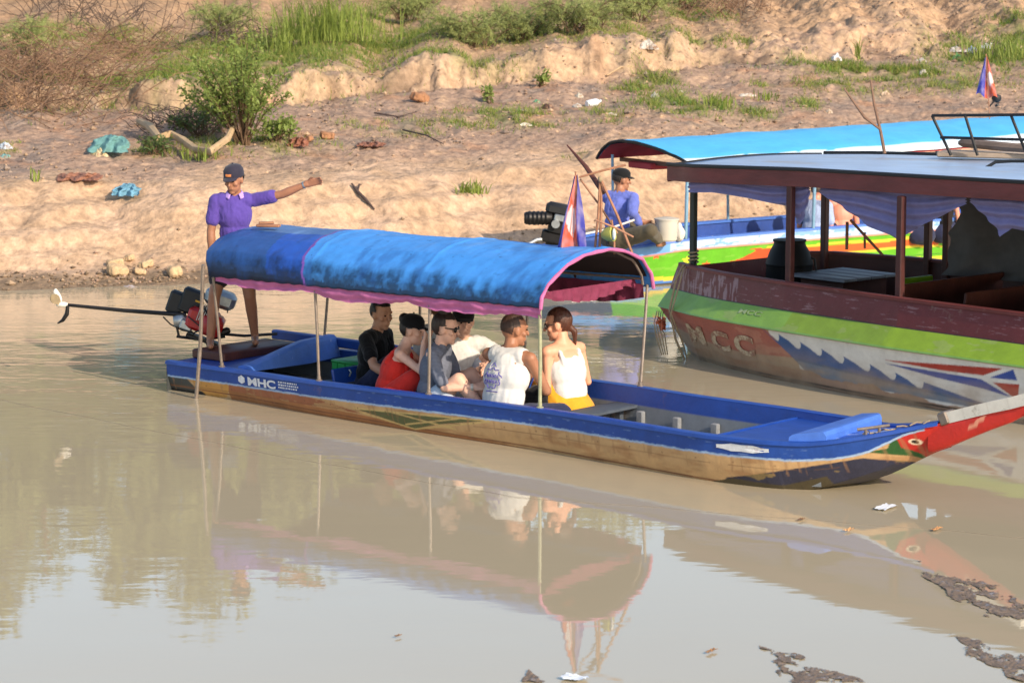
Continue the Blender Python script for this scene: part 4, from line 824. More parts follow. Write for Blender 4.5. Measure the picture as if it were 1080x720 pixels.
g = MB(); g.grid(lambda U, V: gh(U * 0, V) * (1 - U[..., None]) + gh(U * 0, V, False) * U[..., None], 6, 20, lambda U, V: np.broadcast_to(A(lin((58, 72, 100))), U.shape + (3,))); g.build('transom', gm_, gb_)
for f, o in ((gnt, 1), (gft, -1)):
    MB().grid(lambda U, V, f=f, o=o: np.stack([.9 + U * 8.4, f(.9 + U * 8.4) + o * (.05 + .06 * V), gz(.9 + U * 8.4) - V * .42], -1), 40, 3, flip=(o < 0)).build('inner_boards', m_blue, gb_)
    MB().grid(lambda U, V, f=f, o=o: np.stack([-.06 + U * 9.4, f(-.06 + U * 9.4) + o * ip(V, [0, .2, .8, 1], [-.03, -.025, .08, .08]), gz(-.06 + U * 9.4) + ip(V, [0, .2, .8, 1], [-.015, .014, .014, -.02])], -1), 60, 6, flip=(o > 0)).build('gunwale', m_lightblue, gb_, angle=30)
MB().grid(lambda U, V: np.stack([-.05 + U * 1.75, gnt(-.05 + U * 1.75) + .04 + 1.18 * V, gz(-.05 + U * 1.75) - .01 + .04 * np.sin(V * math.pi)], -1), 12, 8).build('stern_deck', m_lightblue, gb_)
MB().grid(lambda U, V: np.stack([1.6 + U * 7.7, .0 + 1.3 * V, .14 + 0 * U], -1), 6, 3).build('floor', m_greyboard, gb_)
m_tarp2 = mat('light_blue_tarpaulin', (1, 1, 1), .5, .08, 3, .2, 7, paint=True)
def can2(U, V):
    s = 1.62 - .22 * V * (1 - U) + U * 8.2; t = -.22 + ip(V, [0, .06, .2, .4, .6, .8, .94, 1], [0, .06, .26, .62, 1.0, 1.4, 1.66, 1.74]); z = 1.47 + .14 * U + ip(V, [0, .06, .2, .4, .6, .75, .87, .95, 1], [0, .04, .11, .19, .245, .25, .21, .10, 0]) - .015 * np.sin(U * math.pi * 9) ** 2 * np.sin(V * math.pi) + .012 * fbm(U * 14, V * 5, 3)
    return np.stack([s, t, z], -1)
def can2c(U, V):
    c = np.broadcast_to(A(lin((78, 172, 222))), U.shape + (3,)).copy(); w = V < .13 + .02 * fbm(U * 30, V * 0, 3) + .06 * sst(.3, .9, U); c[w] = A(lin((214, 226, 234))); return c
MB().grid(can2, 120, 40, can2c).build('canopy', m_tarp2, gb_, angle=180).modifiers.new('t', 'SOLIDIFY').thickness = .01
m_redlin = mat('dark_red_lining', lin((160, 52, 58)), .8, .2, 4)
MB().grid(lambda U, V: can2(U, V * .98 + .01) - A((0, 0, .035)), 30, 14, flip=True).build('canopy_lining', m_redlin, gb_, angle=180)
e = can2(np.zeros(30), np.linspace(0, 1, 30)); MB().tube([tuple(p - A((.01, 0, .01))) for p in e], .02, 6).build('canopy_hoop', m_darkmetal, gb_)
MB().box((1.75, .7, 1.44), (.05, 1.6, .05)).build('cross_beam', m_darkwood, gb_); MB().box((1.8, .95, 1.40), (.3, .5, .08), bev=.01).build('locker', m_redlin, gb_)
m_bluepole = mat('pale_blue_pole', lin((112, 150, 176)), .45, .15, 12)
for s, t in ((1.62, -.1), (3.35, 1.36), (3.6, -.1), (5.6, -.1), (7.6, -.1), (5.6, 1.36), (7.6, 1.36), (1.5, 1.3)):
    MB().tube([(s, t, gz(s) + .01), (s, t - .03 if t < 0 else t + .03, 1.5 + .014 * s)], .022 if t < 0 else .018, 8).build('canopy_pole', m_bluepole, gb_)
vs, fs = text_mesh('RMC', .11, .005); xm = max(v[0] for v in vs); vs = [(v[0] * .36 / xm, v[1], 0) for v in vs]; vs, fs = subdiv(vs, fs, 1)
def on_g(vs, s0, z0):
    o_ = []
    for x, y, z in vs:
        s = s0 + x; P = gh(np.full(120, (s + .08) / 9.5), np.linspace(0, 1, 120)); i = int(np.argmin(np.abs(P[:, 2] - z0 - y))); o_.append((s, float(P[i, 1]) - .008, z0 + y))
    return o_
MB().add(on_g(vs, .1, .06), fs).build('lettering', m_letter, gb_, smooth=False)
bk_ = empty('white_bucket', at(703, 254, 32.1), 0, 'white plastic bucket standing on the stern deck of the green boat', 'bucket')
bq = at(703, 254, 32.0); MB().lathe([(0, 0), (.13, 0), (.145, .02), (.16, .2), (.165, .29), (.175, .29), (.175, .31), (.15, .315), (.06, .33), (0, .33)], Matrix.Translation(bq) @ Matrix.Scale(.88, 4), 22).build('pail', mat('white_plastic', lin((206, 200, 186)), .5, .08, 6, trans=.15), bk_, world=True, angle=30)
MB().tube([bq + Vector((.142 * math.cos(a), -.09 * math.sin(a) - .02, .255 - .09 * math.sin(a))) for a in [k * math.pi / 10 for k in range(11)]], .006, 6).build('handle', m_steel, bk_, world=True)
sk_ = empty('plastic_sack', at(718, 251, 32.05), 0, 'white sack leaning by the bucket on the green boat', 'sack')
fuse(MB().ell(at(717, 247, 32.3), (.06, .07, .09)).ell(at(716, 239, 32.3), (.035, .03, .05)), 'bag', mat('white_sackcloth', lin((205, 200, 190)), .8, .1, 8), sk_, .012, 4, .012, 14)
# engine of the green boat
e2 = empty('longtail_motor', at(584, 258, 31.3), 0, 'black long-tail motor with a ribbed exhaust on the stern of the green boat', 'boat motor')
Ye = 31.2; t2 = Matrix.Rotation(R(12), 3, 'Y')
MB().box(at(590, 238, Ye), (.26, .24, .22), t2, .03).box(at(584, 250, Ye), (.3, .2, .14), t2, .02).build('engine_block', m_darkmetal, e2, world=True)
MB().box(at(589, 221, Ye), (.30, .20, .15), t2, .04).build('fuel_tank', m_black, e2, world=True)
MB().lathe([(0, -.17), (.06, -.17), (.075, -.15)] + [(.085 if k % 2 else .075, -.13 + k * .025) for k in range(11)] + [(.07, .16), (0, .16)], Matrix.Translation(at(568, 230, Ye - .05)) @ Matrix.Rotation(R(90), 4, 'Y'), 18).build('ribbed_exhaust', m_darkmetal, e2, world=True, angle=20)
MB().box(at(590, 230, Ye - .14), (.12, .05, .08), t2, .01).lathe([(0, 0), (.05, 0), (.05, .05), (0, .05)], Matrix.Translation(at(586, 236, Ye - .15)) @ Matrix.Rotation(R(90), 4, 'X'), 14).build('carburettor', m_silver, e2, world=True)
MB().tube([at(586, 251, Ye), at(566, 253, Ye - .1), at(548, 262, Ye - .3)], .025, 8).build('drive_shaft', m_silver, e2, world=True)
MB().tube([at(600, 250, Ye + .1), at(640, 242, Ye + .2), at(669, 232, Ye + .3)], .012, 8).build('tiller', m_white, e2, world=True)
MB().box(at(590, 259, Ye + .05), (.34, .2, .05), t2, .01).build('mount_frame', m_darkmetal, e2, world=True)
fl_y = 36.2
flag(at(1044, 131, fl_y), at(1040, 57, fl_y), [at(1039, 61, fl_y), at(1041.5, 60, fl_y), at(1029, 100, fl_y), at(1052, 104, fl_y)], 'bright red and blue flag on a pole above the light blue canopy at the right', (.42, 1.1), .03)
bp_ = MB().lathe([(0, -.06), (.05, -.04), (.07, 0), (.06, .04), (.0, .06)], Matrix.Translation(at(1051, 104, fl_y + .1)), 14).tube([at(1051, 104, fl_y + .1), at(1044, 112, fl_y)], .012, 6).tube([at(1051, 110, fl_y + .1), at(1052, 112, fl_y + .1)], .03, 8)
tag(origin_at(bp_.build('horn_speaker', m_black), at(1047, 112, fl_y)), 'small black and white horn lamp below the bright flag', 'lamp')
# ------------------------------------------------------------------ people
SK = {}
def skin(name, rgb):
    if name not in SK: SK[name] = mat('skin_' + name, lin(rgb), .5, .07, 14, .05, 60, spec=.4)
    return SK[name]
m_eye = mat('dark_eye', lin((26, 18, 16)), .25, .02)
UP = Vector((0, 0, 1))
def ik(a, b, l1, l2, pole):
    d = b - a; L = min(d.length, (l1 + l2) * .995); d.normalize(); x = (l1 * l1 - l2 * l2 + L * L) / (2 * L); h = math.sqrt(max(l1 * l1 - x * x, 0))
    p = (pole - d * pole.dot(d)); p = p.normalized() if p.length > 1e-4 else d.orthogonal(); return a + d * x + p * h, a + d * L
def rotm(r, f, u): return Matrix((r, f, u)).transposed()
def hand(mb, w, d, n, k, curl, thumb):
    """palm and five fingers; w wrist, d pointing direction, n palm normal, thumb side vector"""
    d = d.normalized(); sv = (thumb - d * thumb.dot(d)).normalized(); n = d.cross(sv) if n is None else (n - d * n.dot(d) - sv * n.dot(sv)).normalized()
    pc = w + d * .085 * k
    for q in (-.028, -.010, .010, .028): mb.capsule(w + sv * q * .7 * k, pc + sv * q * k, .017 * k, .0135 * k, 8)
    for q, L in ((.030, .070), (.010, .080), (-.010, .074), (-.030, .058)):
        a = pc + sv * q * k * 1.05; d1 = (d * math.cos(curl * .6) + n * math.sin(curl * .6) + sv * q * 3); b_ = a + d1.normalized() * L * .5 * k
        d2 = (d * math.cos(curl * 1.5) + n * math.sin(curl * 1.5) + sv * q * 3); c = b_ + d2.normalized() * L * .5 * k
        mb.capsule(a - d * .01, b_, .0095 * k, .0088 * k, 8); mb.capsule(b_, c, .0088 * k, .007 * k, 8)
    a = w + d * .03 * k + sv * .028 * k; b_ = a + (d * .7 + sv * .65 + n * .25).normalized() * .04 * k; c = b_ + (d * .9 + sv * .2 + n * .4).normalized() * .032 * k
    mb.capsule(a, b_, .013 * k, .0105 * k, 8); mb.capsule(b_, c, .0105 * k, .008 * k, 8)

def person(label, pel, yaw, lean=10, H=1.0, sex='m', sk='tan', rgb=(160, 110, 84), hyaw=None, hpitch=0, hl=None, hr=None, fl=None, fr=None, pl=None, pr=None,
           kl=None, kr=None, fat=1.0, top=None, bottom=None, hair='short', hairc=(34, 24, 20), cap=None, shades=None, curl=.7, group=None, slean=0, extra=None, hdl=None, hdr=None, hfwd=.03, twist=0, cat='person', shoe=None):
    y = R(yaw); f = Vector((math.cos(y), math.sin(y), 0)); r = Vector((math.sin(y), -math.cos(y), 0)); pel = Vector(pel)
    sp = (UP * math.cos(R(lean)) + f * math.sin(R(lean)) + r * math.sin(R(slean))).normalized()
    y2 = R(yaw + twist); f2 = Vector((math.cos(y2), math.sin(y2), 0)); r2 = Vector((math.sin(y2), -math.cos(y2), 0))
    r2 = (r2 - sp * r2.dot(sp)).normalized(); tf_ = sp.cross(r2).normalized() 
    if tf_.dot(f2) < 0: tf_ = -tf_
    sw = (.178 if sex == 'm' else .160) * H * (.5 + .5 * fat); N = pel + sp * .50 * H
    hy = R(hyaw if hyaw is not None else yaw); hf = Vector((math.cos(hy) * math.cos(R(hpitch)), math.sin(hy) * math.cos(R(hpitch)), math.sin(R(hpitch)))); hrt = Vector((math.sin(hy), -math.cos(hy), 0)); hu = hrt.cross(hf).normalized()
    hc = N + (sp * .6 + UP * .4).normalized() * .150 * H + f2 * hfwd + hf * .01; hR = rotm(hrt, hf, hu)
    SL = pel + sp * .455 * H - r2 * sw; SR = pel + sp * .455 * H + r2 * sw
    la, lf_, lt, ls = .285 * H, .25 * H, .42 * H, .41 * H
    hipL = pel - r * .085 * H - UP * .02; hipR = pel + r * .085 * H - UP * .02
    hl = hl if hl is not None else pel + f * .32 - r * .10 + UP * .12; hr = hr if hr is not None else pel + f * .32 + r * .10 + UP * .12
    fl = fl if fl is not None else pel + f * .50 - r * .12 - UP * .20; fr = fr if fr is not None else pel + f * .50 + r * .12 - UP * .20
    EL, WL = ik(SL, Vector(hl), la, lf_, pl if pl is not None else (-f * .6 - UP - r * .5)); ER, WR = ik(SR, Vector(hr), la, lf_, pr if pr is not None else (-f * .6 - UP + r * .5))
    KL, AL = ik(hipL, Vector(fl), lt, ls, kl if kl is not None else UP + f * .4 - r * .2); KR, AR = ik(hipR, Vector(fr), lt, ls, kr if kr is not None else UP + f * .4 + r * .2)
    base = Vector((pel.x, pel.y, min(fl[2], fr[2], pel.z) - .05)); root = empty('person', base, 0, label, cat, group)
    tr = rotm(r2, tf_, sp); pr_ = rotm(r, f, UP); th_ = (1.0 if sex == 'm' else .92) * fat; wst = wst_ if False else 1
    def torso(mb, o=0, lo=0, hi=1):
        if not lo: mb.ell(pel + sp * .0, ((.165 if sex == 'm' else .17) * H + o, .118 * H + o, .115 * H + o), pr_)
        mb.ell(pel + sp * .15 * H, (.142 * H * th_ + o, .100 * H + o, .15 * H + o), tr)
        if hi: mb.ell(pel + sp * .32 * H, (.160 * H * th_ + o, .112 * H + o, .165 * H + o), tr); mb.capsule(SL + r2 * .06, SR - r2 * .06, .062 * H + o, .062 * H + o)
    b = MB(); torso(b)
    b.capsule(SL + r2 * .02, SL, .052 * H, .050 * H); b.capsule(SR - r2 * .02, SR, .052 * H, .050 * H)
    b.capsule(N - sp * .03, hc - hu * .05 - hf * .02, .056 * H, .048 * H)
    b.capsule(N - sp * .035 - r2 * .09 * H, N + sp * .03, .042 * H, .045 * H); b.capsule(N - sp * .035 + r2 * .09 * H, N + sp * .03, .042 * H, .045 * H)
    k = H * 1.05
    b.ell(hc + hu * .022 * k - hf * .012 * k, (.073 * k, .094 * k, .098 * k), hR, 24, 16); b.ell(hc - hu * .055 * k + hf * .025 * k, (.054 * k, .058 * k, .062 * k), hR); b.ell(hc - hu * .098 * k + hf * .06 * k, (.026 * k, .022 * k, .018 * k), hR)
    b.capsule(hc + hf * .080 * k + hu * .015 * k, hc + hf * .101 * k - hu * .026 * k, .009 * k, .0135 * k, 8); b.capsule(hc + hf * .074 * k + hu * .032 * k - hrt * .035 * k, hc + hf * .074 * k + hu * .032 * k + hrt * .035 * k, .012 * k, .012 * k, 8)
    b.capsule(hc + hf * .078 * k - hu * .060 * k - hrt * .016 * k, hc + hf * .078 * k - hu * .060 * k + hrt * .016 * k, .009 * k, .009 * k, 8)
    for sg in (-1, 1):
        b.ell(hc + hrt * sg * .040 * k + hf * .055 * k - hu * .022 * k, (.024 * k, .022 * k, .02 * k), hR); b.ell(hc + hrt * sg * .074 * k - hf * .005 * k - hu * .005 * k, (.012 * k, .022 * k, .033 * k), hR)
    ax = .049 if sex == 'm' else .041
    for Sx, Ex, Wx, sg, hd in ((SL, EL, WL, -1, hdl), (SR, ER, WR, 1, hdr)):
        b.capsule(Sx, Ex, ax * H, (ax - .010) * H); fo = (Wx - Ex); b.capsule(Ex, Ex + fo * .3, (ax - .009) * H, (ax - .007) * H); b.capsule(Ex + fo * .3, Wx, (ax - .007) * H, .026 * H)
        dd_ = Vector(hd) if hd is not None else fo.normalized() + f * .2; hand(b, Wx, dd_, None, H, curl, (-r * sg * .7 + UP * .6 + f * .2))
    for hx, Kx, Ax in ((hipL, KL, AL), (hipR, KR, AR)):
        b.capsule(hx, Kx, .088 * H, .058 * H); sh = Ax - Kx; b.capsule(Kx, Kx + sh * .3, .056 * H, .055 * H); b.capsule(Kx + sh * .3, Ax, .055 * H, .036 * H); b.capsule(Ax - UP * .02, Ax + f * .14 - UP * .05, .036 * H, .028 * H); b.capsule(Ax - UP * .045 - f * .03, Ax + f * .1 - UP * .05, .03 * H, .034 * H)
    fuse(b, 'body', skin(sk, rgb), root, .0075, 4)
    if shades:
        g = MB()
        for sg in (-1, 1): g.ell(hc + hrt * sg * .034 * k + hf * .082 * k + hu * .006 * k, (.030 * k, .012 * k, .024 * k), hR); g.capsule(hc + hrt * sg * .062 * k + hf * .075 * k + hu * .012 * k, hc + hrt * sg * .078 * k - hf * .005 * k + hu * .014 * k, .005, .005, 6)
        g.capsule(hc - hrt * .03 * k + hf * .092 * k + hu * .013 * k, hc + hrt * .03 * k + hf * .092 * k + hu * .013 * k, .005, .005, 6); g.build('sunglasses', shades, root, world=True)
    else:
        g = MB(); 
        for sg in (-1, 1): g.ell(hc + hrt * sg * .031 * k + hf * .079 * k + hu * .008 * k, (.010 * k, .007 * k, .0055 * k), hR)
        g.build('eyes', m_eye, root, world=True)
    mh = bpy.data.materials.get('hair_%d_%d' % hairc[:2]) or mat('hair_%d_%d' % hairc[:2], lin(hairc), .5, .35, 30, .5, 60, stretch=(1, 1, .25))
    g = MB()
    if hair == 'stubble': g.ell(hc + hu * .026 * k - hf * .017 * k, (.0755 * k, .094 * k, .098 * k), hR, 24, 16)
    elif hair: g.ell(hc + hu * .030 * k - hf * .020 * k, (.082 * k, .098 * k, .100 * k), hR, 24, 16); g.ell(hc - hu * (.025 if hair == 'long' else .005) * k - hf * .055 * k, ((.070 * k, .052 * k, .075 * k) if hair == 'long' else (.058 * k, .042 * k, .058 * k)), hR)
    if hair == 'bun': g.ell(hc + hu * .085 * k - hf * .085 * k, (.045 * k, .045 * k, .045 * k), hR)
    if hair == 'topbun': g.ell(hc + hu * .135 * k - hf * .03 * k, (.05 * k, .05 * k, .045 * k), hR); 
    if hair == 'pony': g.capsule(hc - hf * .085 * k - hu * .03 * k, hc - hf * .115 * k - hu * .07 * k, .030, .026); g.capsule(hc - hf * .115 * k - hu * .07 * k, hc - hf * .105 * k - hu * .17 * k, .026, .010)
    if hair == 'long': g.capsule(hc - hf * .07 * k, hc - hf * .10 * k - hu * .20 * k, .065, .04); g.capsule(hc - hf * .04 * k + hrt * .05, hc - hf * .06 * k - hu * .16 * k + hrt * .05, .04, .02); g.capsule(hc - hf * .04 * k - hrt * .05, hc - hf * .06 * k - hu * .16 * k - hrt * .05, .04, .02)
    def cut(me):                                 # the face stays free of hair
        import bmesh
        bm = bmesh.new(); bm.from_mesh(me); dl = [v for v in bm.verts if (lambda q: (q.dot(hf) > .030 * k - .35 * max(q.dot(hu), -.1) and q.dot(hu) < .075 * k and abs(q.dot(hrt)) < .2) or (hair in ('stubble', 'short') and q.dot(hu) < -.045 * k - .28 * q.dot(hf)) or (abs(q.dot(hrt)) > .055 * k and q.dot(hf) > -.035 * k and q.dot(hu) < .02 * k))(v.co - hc)]
        bmesh.ops.delete(bm, geom=dl, context='VERTS'); bm.to_mesh(me); bm.free()
    if hair: fuse(g, 'hair', mh, root, .008, 3, .003 if hair != 'stubble' else 0, 30, 1, post=cut)
    if cap:
        cR = hR; g = MB(); pf = [(.084 * k, .012), (.087 * k, .03), (.084 * k, .07), (.066 * k, .102), (.036 * k, .118), (0.006, .122)]; MM = Matrix.Translation(hc + hu * .022 * k - hf * .012 * k) @ hR.to_4x4() @ Matrix.Diagonal((1.0, 1.18, 1, 1)); g.lathe(pf, MM, 24)
        g.ell(hc + hu * .145 * k - hf * .012 * k, (.009, .009, .006), hR, 8, 6); g.build('cap', cap[0], root, world=True)
        ci = cap[2] if len(cap) > 2 else 1
        br = MB(); br.grid(lambda U, V: A([[list(hc + hu * (.052 * k - .024 * (vv) - .012 * (2 * uu - 1) ** 2) + hf * ci * ((.082 + .075 * vv) * k * (1 - .42 * (2 * uu - 1) ** 2 )) - hf * .012 + hrt * (2 * uu - 1) * .076 * k * (1 - .18 * vv)) for uu in U[0]] for vv in V[:, 0]]), 14, 6)
        o = br.build('cap_visor', cap[0], root, world=True); o.modifiers.new('t', 'SOLIDIFY').thickness = .006
        if cap[1]:
            pt = MB(); pt.grid(lambda U, V: A([[list(hc + hu * (.055 + .038 * vv) * k - hf * .012 + hf * (.103 - .035 * max(0, vv - .3)) * k * math.sqrt(max(0, 1 - ((uu - .5) * .6) ** 2)) * 1.0 + hf * .004 + hrt * (uu - .5) * .055 * k) for uu in U[0]] for vv in V[:, 0]]), 6, 5); pt.build('cap_patch', cap[1], root, world=True)
    if top:
        tm, ty, slv = top[:3]; wr = (top[3] if len(top) > 3 else .006) * 1.1; g = MB(); o = .011
        if ty in ('tee', 'polo'):
            torso(g, o); 
            for Sx, Ex, Wx in ((SL, EL, WL), (SR, ER, WR)):
                e_ = Sx.lerp(Ex, min(slv, 1)); g.capsule(Sx, e_, ax * H + .012, ax * H + .012 + .003 * (slv < .8))
                if slv > 1: g.capsule(Ex, Ex.lerp(Wx, slv - 1), ax * H + .010, .040)
            g.capsule(N - sp * .03 - r2 * .08 * H, N - sp * .0, .05 * H, .055 * H); g.capsule(N - sp * .03 + r2 * .08 * H, N - sp * .0, .05 * H, .055 * H)
            fuse(g, 'shirt', tm, root, .009, 3, wr, 13, pel.x * 7)
            if ty == 'polo':
                c = MB()
                c.grid(lambda U, V: A([[list(N + sp * (.066 - .045 * vv - .045 * max(0, 1 - abs(uu - .5) / .0001 * 0 - 2.4 * min(uu, 1 - uu))) + r2 * (.062 + .030 * vv) * H * math.sin(-2.55 + 5.1 * uu) - tf_ * (.058 + .026 * vv) * H * math.cos(-2.55 + 5.1 * uu) + tf_ * .02) for uu in U[0]] for vv in V[:, 0]]), 30, 4)
                o_ = c.build('collar', top[4], root, world=True); o_.modifiers.new('t', 'SOLIDIFY').thickness = .006
        else:                                    # tank or camisole: no sleeves, straps over the shoulders
            torso(g, .016, lo=(ty == 'cami'), hi=0); g.ell(pel + sp * (.30 if ty == 'tank' else .285) * H, (.160 * H * th_ + .012, .112 * H + .016, (.165 if ty == 'tank' else .175) * H), tr)
            if ty == 'tank': g.capsule(SL + r2 * .095, SR - r2 * .095, .062 * H + .014, .062 * H + .014); g.ell(pel + sp * .40 * H, (.105 * H, .10 * H, .11 * H), tr)
            w_ = .030 if ty == 'tank' else .019; px_ = .078 if ty == 'tank' else .096
            for sg in (-1, 1):
                q = pel + sp * .42 * H + r2 * sg * px_ * H; g.tube([q - sp * .14 + tf_ * .10 * H, q - sp * .10 + tf_ * (.105 * H), q + sp * .02 + tf_ * .075 * H, q + sp * .062 * H, q + sp * .02 - tf_ * (.062 if ty == 'tank' else .066) * H, q - sp * .10 - tf_ * (.082 if ty == 'tank' else .095) * H], w_, 8)
            if ty == 'tank': g.ell(pel + sp * .395 * H - tf_ * .022, (.125 * H, .095 * H, .10 * H), tr); g.ell(pel + sp * .02, (.175 * H * fat + .02, .13 * H + .02, .12 * H), pr_)
            fuse(g, 'shirt', tm, root, .009, 4, wr, 8, pel.x * 7)
    if bottom:
        bm_, fr_, loose = bottom; g = MB(); g.ell(pel - UP * .01, (.168 * H + .022 + loose * .3, .122 * H + .022 + loose * .3, .115 * H + .018), pr_); g.ell(pel + sp * .07, (.15 * H + .016, .105 * H + .016, .08), pr_)
        for hx, Kx, Ax in ((hipL, KL, AL), (hipR, KR, AR)):
            e_ = hx.lerp(Kx, min(fr_, 1)); g.capsule(hx, e_, .090 * H + .014 + loose, .088 * H + .006 + loose - .028 * min(fr_, 1))
            if fr_ > 1: g.capsule(Kx, Kx.lerp(Ax, fr_ - 1), .064 * H + .012 + loose * .5, .055 + loose * .4)
        fuse(g, 'trousers' if fr_ > 1 else 'shorts', bm_, root, .010, 4, .006, 8, pel.y * 5)
    if extra: extra(dict(root=root, N=N, sp=sp, r2=r2, tf=tf_, pel=pel, WL=WL, WR=WR, EL=EL, ER=ER, hc=hc, hf=hf, hu=hu, hrt=hrt, H=H, f=f, r=r, KL=KL, KR=KR, SL=SL, SR=SR))
    return root
cloth = lambda name, rgb, var=.1, sc=10: mat(name, lin(rgb), .85, var, sc, .12, 60, sheen=.15, spec=.2)
m_purple = cloth('purple_cotton', (84, 66, 146)); m_lilac = cloth('lilac_collar', (172, 140, 210)); m_navycap = cloth('navy_cap_cloth', (46, 44, 58)); m_darkshort = cloth('dark_shorts', (40, 38, 42))
m_patch = cloth('orange_patch', (196, 120, 70)); m_blacktee = cloth('black_cotton', (18, 18, 20)); m_redtop = cloth('red_cotton', (206, 48, 40)); m_greytee = mat('striped_grey_cotton', lin((86, 92, 108)), .85, .12, 10, .1, 60)
m_whitetee = cloth('white_cotton', (206, 205, 202), .06); m_whiteshort = cloth('pale_denim', (190, 200, 214)); m_navyshort = cloth('navy_shorts', (40, 44, 70)); m_yellow = cloth('mustard_cotton', (212, 150, 40)); m_bluelav = cloth('blue_work_shirt', (98, 110, 184), .15, 5); m_olive = cloth('olive_trousers', (86, 78, 62))
m_shade = mat('dark_lens', lin((24, 22, 24)), .15, .05); m_shadew = mat('white_frame_lens', lin((60, 50, 48)), .2, .05); m_bag = cloth('black_bag_cloth', (24, 24, 28))
# fine stripes woven into the grey tee
nt_ = m_greytee.node_tree; bs_ = nt_.nodes['Principled BSDF']; lk = bs_.inputs['Base Color'].links[0].from_socket
wv = nt_.nodes.new('ShaderNodeTexWave'); wv.bands_direction = 'Z'; wv.inputs['Scale'].default_value = 28; wv.inputs['Distortion'].default_value = .6; tcw = nt_.nodes.new('ShaderNodeTexCoord'); nt_.links.new(tcw.outputs['Object'], wv.inputs['Vector'])
mxw = nt_.nodes.new('ShaderNodeMix'); mxw.data_type = 'RGBA'; mxw.inputs[7].default_value = (*lin((140, 144, 158)), 1); mth = nt_.nodes.new('ShaderNodeMath'); mth.operation = 'MULTIPLY'; mth.inputs[1].default_value = .45
nt_.links.new(wv.outputs['Fac'], mth.inputs[0]); nt_.links.new(mth.outputs[0], mxw.inputs[0]); nt_.links.new(lk, mxw.inputs[6]); nt_.links.new(mxw.outputs[2], bs_.inputs['Base Color'])

def band(rx, a, b_, t, name, m, w=.012, rad=.033):
    p = a.lerp(b_, t); d = (b_ - a).normalized(); MB().tube([p - d * w, p + d * w], rad, 12).build(name, m, rx, world=True)
# the boatman
Yb = 24.75
def ex_b(k):
    band(k['root'], k['EL'], k['WL'], .90, 'bracelet', m_silver, .008, .033)
person('boatman in a purple polo shirt standing at the stern with one arm stretched out', at(248, 263, Yb), -82, 3, 1.02, 'm', 'brown', (156, 108, 82), hyaw=-112, hpitch=-14,
       hl=at(327, 193, Yb - .12), hr=at(222, 292, Yb - .08), pl=Vector((0, -.2, -1)), pr=Vector((-1, .3, 0)), fat=.92, fl=bw(.24, .90, .445), fr=bw(.10, .46, .445), kl=Vector((.1, -1, 0)), kr=Vector((-.3, -1, 0)), hdl=Vector((1, -.1, .28)), hdr=Vector((.3, -.2, -.8)),
       top=(m_purple, 'polo', .62, .008, m_lilac), bottom=(m_darkshort, .62, .02), hair='short', hairc=(40, 36, 36), cap=(m_navycap, m_patch), curl=.35, extra=ex_b)
# tourists
floor_z = .10
def ft_(pel, f, r): return None
def seat(px, py, Y, z=None):
    p = at(px, py, Y)
    if z is not None: p.z = z
    return p
def feet(pel, yaw, fw=.60, sp_=.12, z=.08):
    y = R(yaw); f = Vector((math.cos(y), math.sin(y), 0)); r = Vector((math.sin(y), -math.cos(y), 0)); a = pel + f * fw - r * sp_; b_ = pel + f * fw + r * sp_; a.z = b_.z = z; return dict(fl=a, fr=b_)
p = seat(388, 404, 23.6, .13)
def ex_strap(k):
    N, sp, r2, tf_, pel = k['N'], k['sp'], k['r2'], k['tf'], k['pel']; H = k['H']
    MB().tube([N - r2 * .1 * H - sp * .0 + tf_ * .0, N - r2 * .06 - sp * .08 + tf_ * .12, pel + sp * .22 + tf_ * .135 + r2 * .02, pel + sp * .05 + tf_ * .135 + r2 * .13], .008, 6).build('bag_strap', m_bag, k['root'], world=True)
person('tourist in a black t-shirt with short dark hair sitting nearest the stern', p, -25, 10, 1.07, 'm', 'tan', (192, 142, 114), hyaw=-48, hpitch=-8, hl=at(420, 392, 23.3), hr=at(415, 398, 23.0), top=(m_blacktee, 'tee', .62), bottom=(m_navyshort, .9, .01), hair='short', hairc=(26, 20, 18), extra=ex_strap, **feet(p, -25))
p = seat(404, 408, 22.85, .15)
person('woman in a red sleeveless top and black cap leaning forward beside the near gunwale', p, -6, 22, 1.02, 'f', 'fair', (224, 176, 152), hyaw=-14, hpitch=-8, hl=at(452, 358, 23.1), hr=at(447, 362, 22.6), pl=Vector((.3, .5, -1)), pr=Vector((.2, -.6, -1)), top=(m_redtop, 'cami', 0), bottom=(m_redtop, .9, .02), hair='bun', hairc=(30, 22, 20), cap=(m_blacktee, None), curl=1.2, **feet(p, -6))
p = seat(452, 420, 22.5, .15)
def ex_c(k):
    band(k['root'], k['ER'], k['WR'], .88, 'watch', m_white, .012, .032); band(k['root'], k['EL'], k['WL'], .85, 'bracelet', m_yellow, .008, .032)
    N = k['N']; MB().tube([N + k['r2'] * .06 * math.cos(a) + k['tf'] * .07 * math.sin(a) - k['sp'] * (.0 + .03 * math.sin(a)) + k['sp'] * .02 for a in [i * math.pi / 8 for i in range(17)]], .004, 5).build('necklace', m_bag, k['root'], world=True)
person('woman in a grey striped t-shirt and sunglasses sitting by the near gunwale', p, -18, 11, 1.08, 'f', 'fair', (224, 176, 152), hyaw=-12, hpitch=-8, hl=at(508, 402, 22.5), hr=at(502, 408, 22.2), top=(m_greytee, 'tee', .82, .008), bottom=(m_whiteshort, .55, .02), hair='topbun', hairc=(44, 30, 24), shades=m_shade, fat=1.08, curl=.9, extra=ex_c, **feet(p, -18))
p = seat(461, 402, 23.35, .22)
person('tourist with a high blond bun mostly hidden behind the woman in grey', p, 80, 10, 1.0, 'f', 'fair', (224, 176, 152), hyaw=100, top=(m_whitetee, 'tee', .6), bottom=(m_navyshort, .8, .02), hair='topbun', hairc=(128, 88, 50), **feet(p, 80))
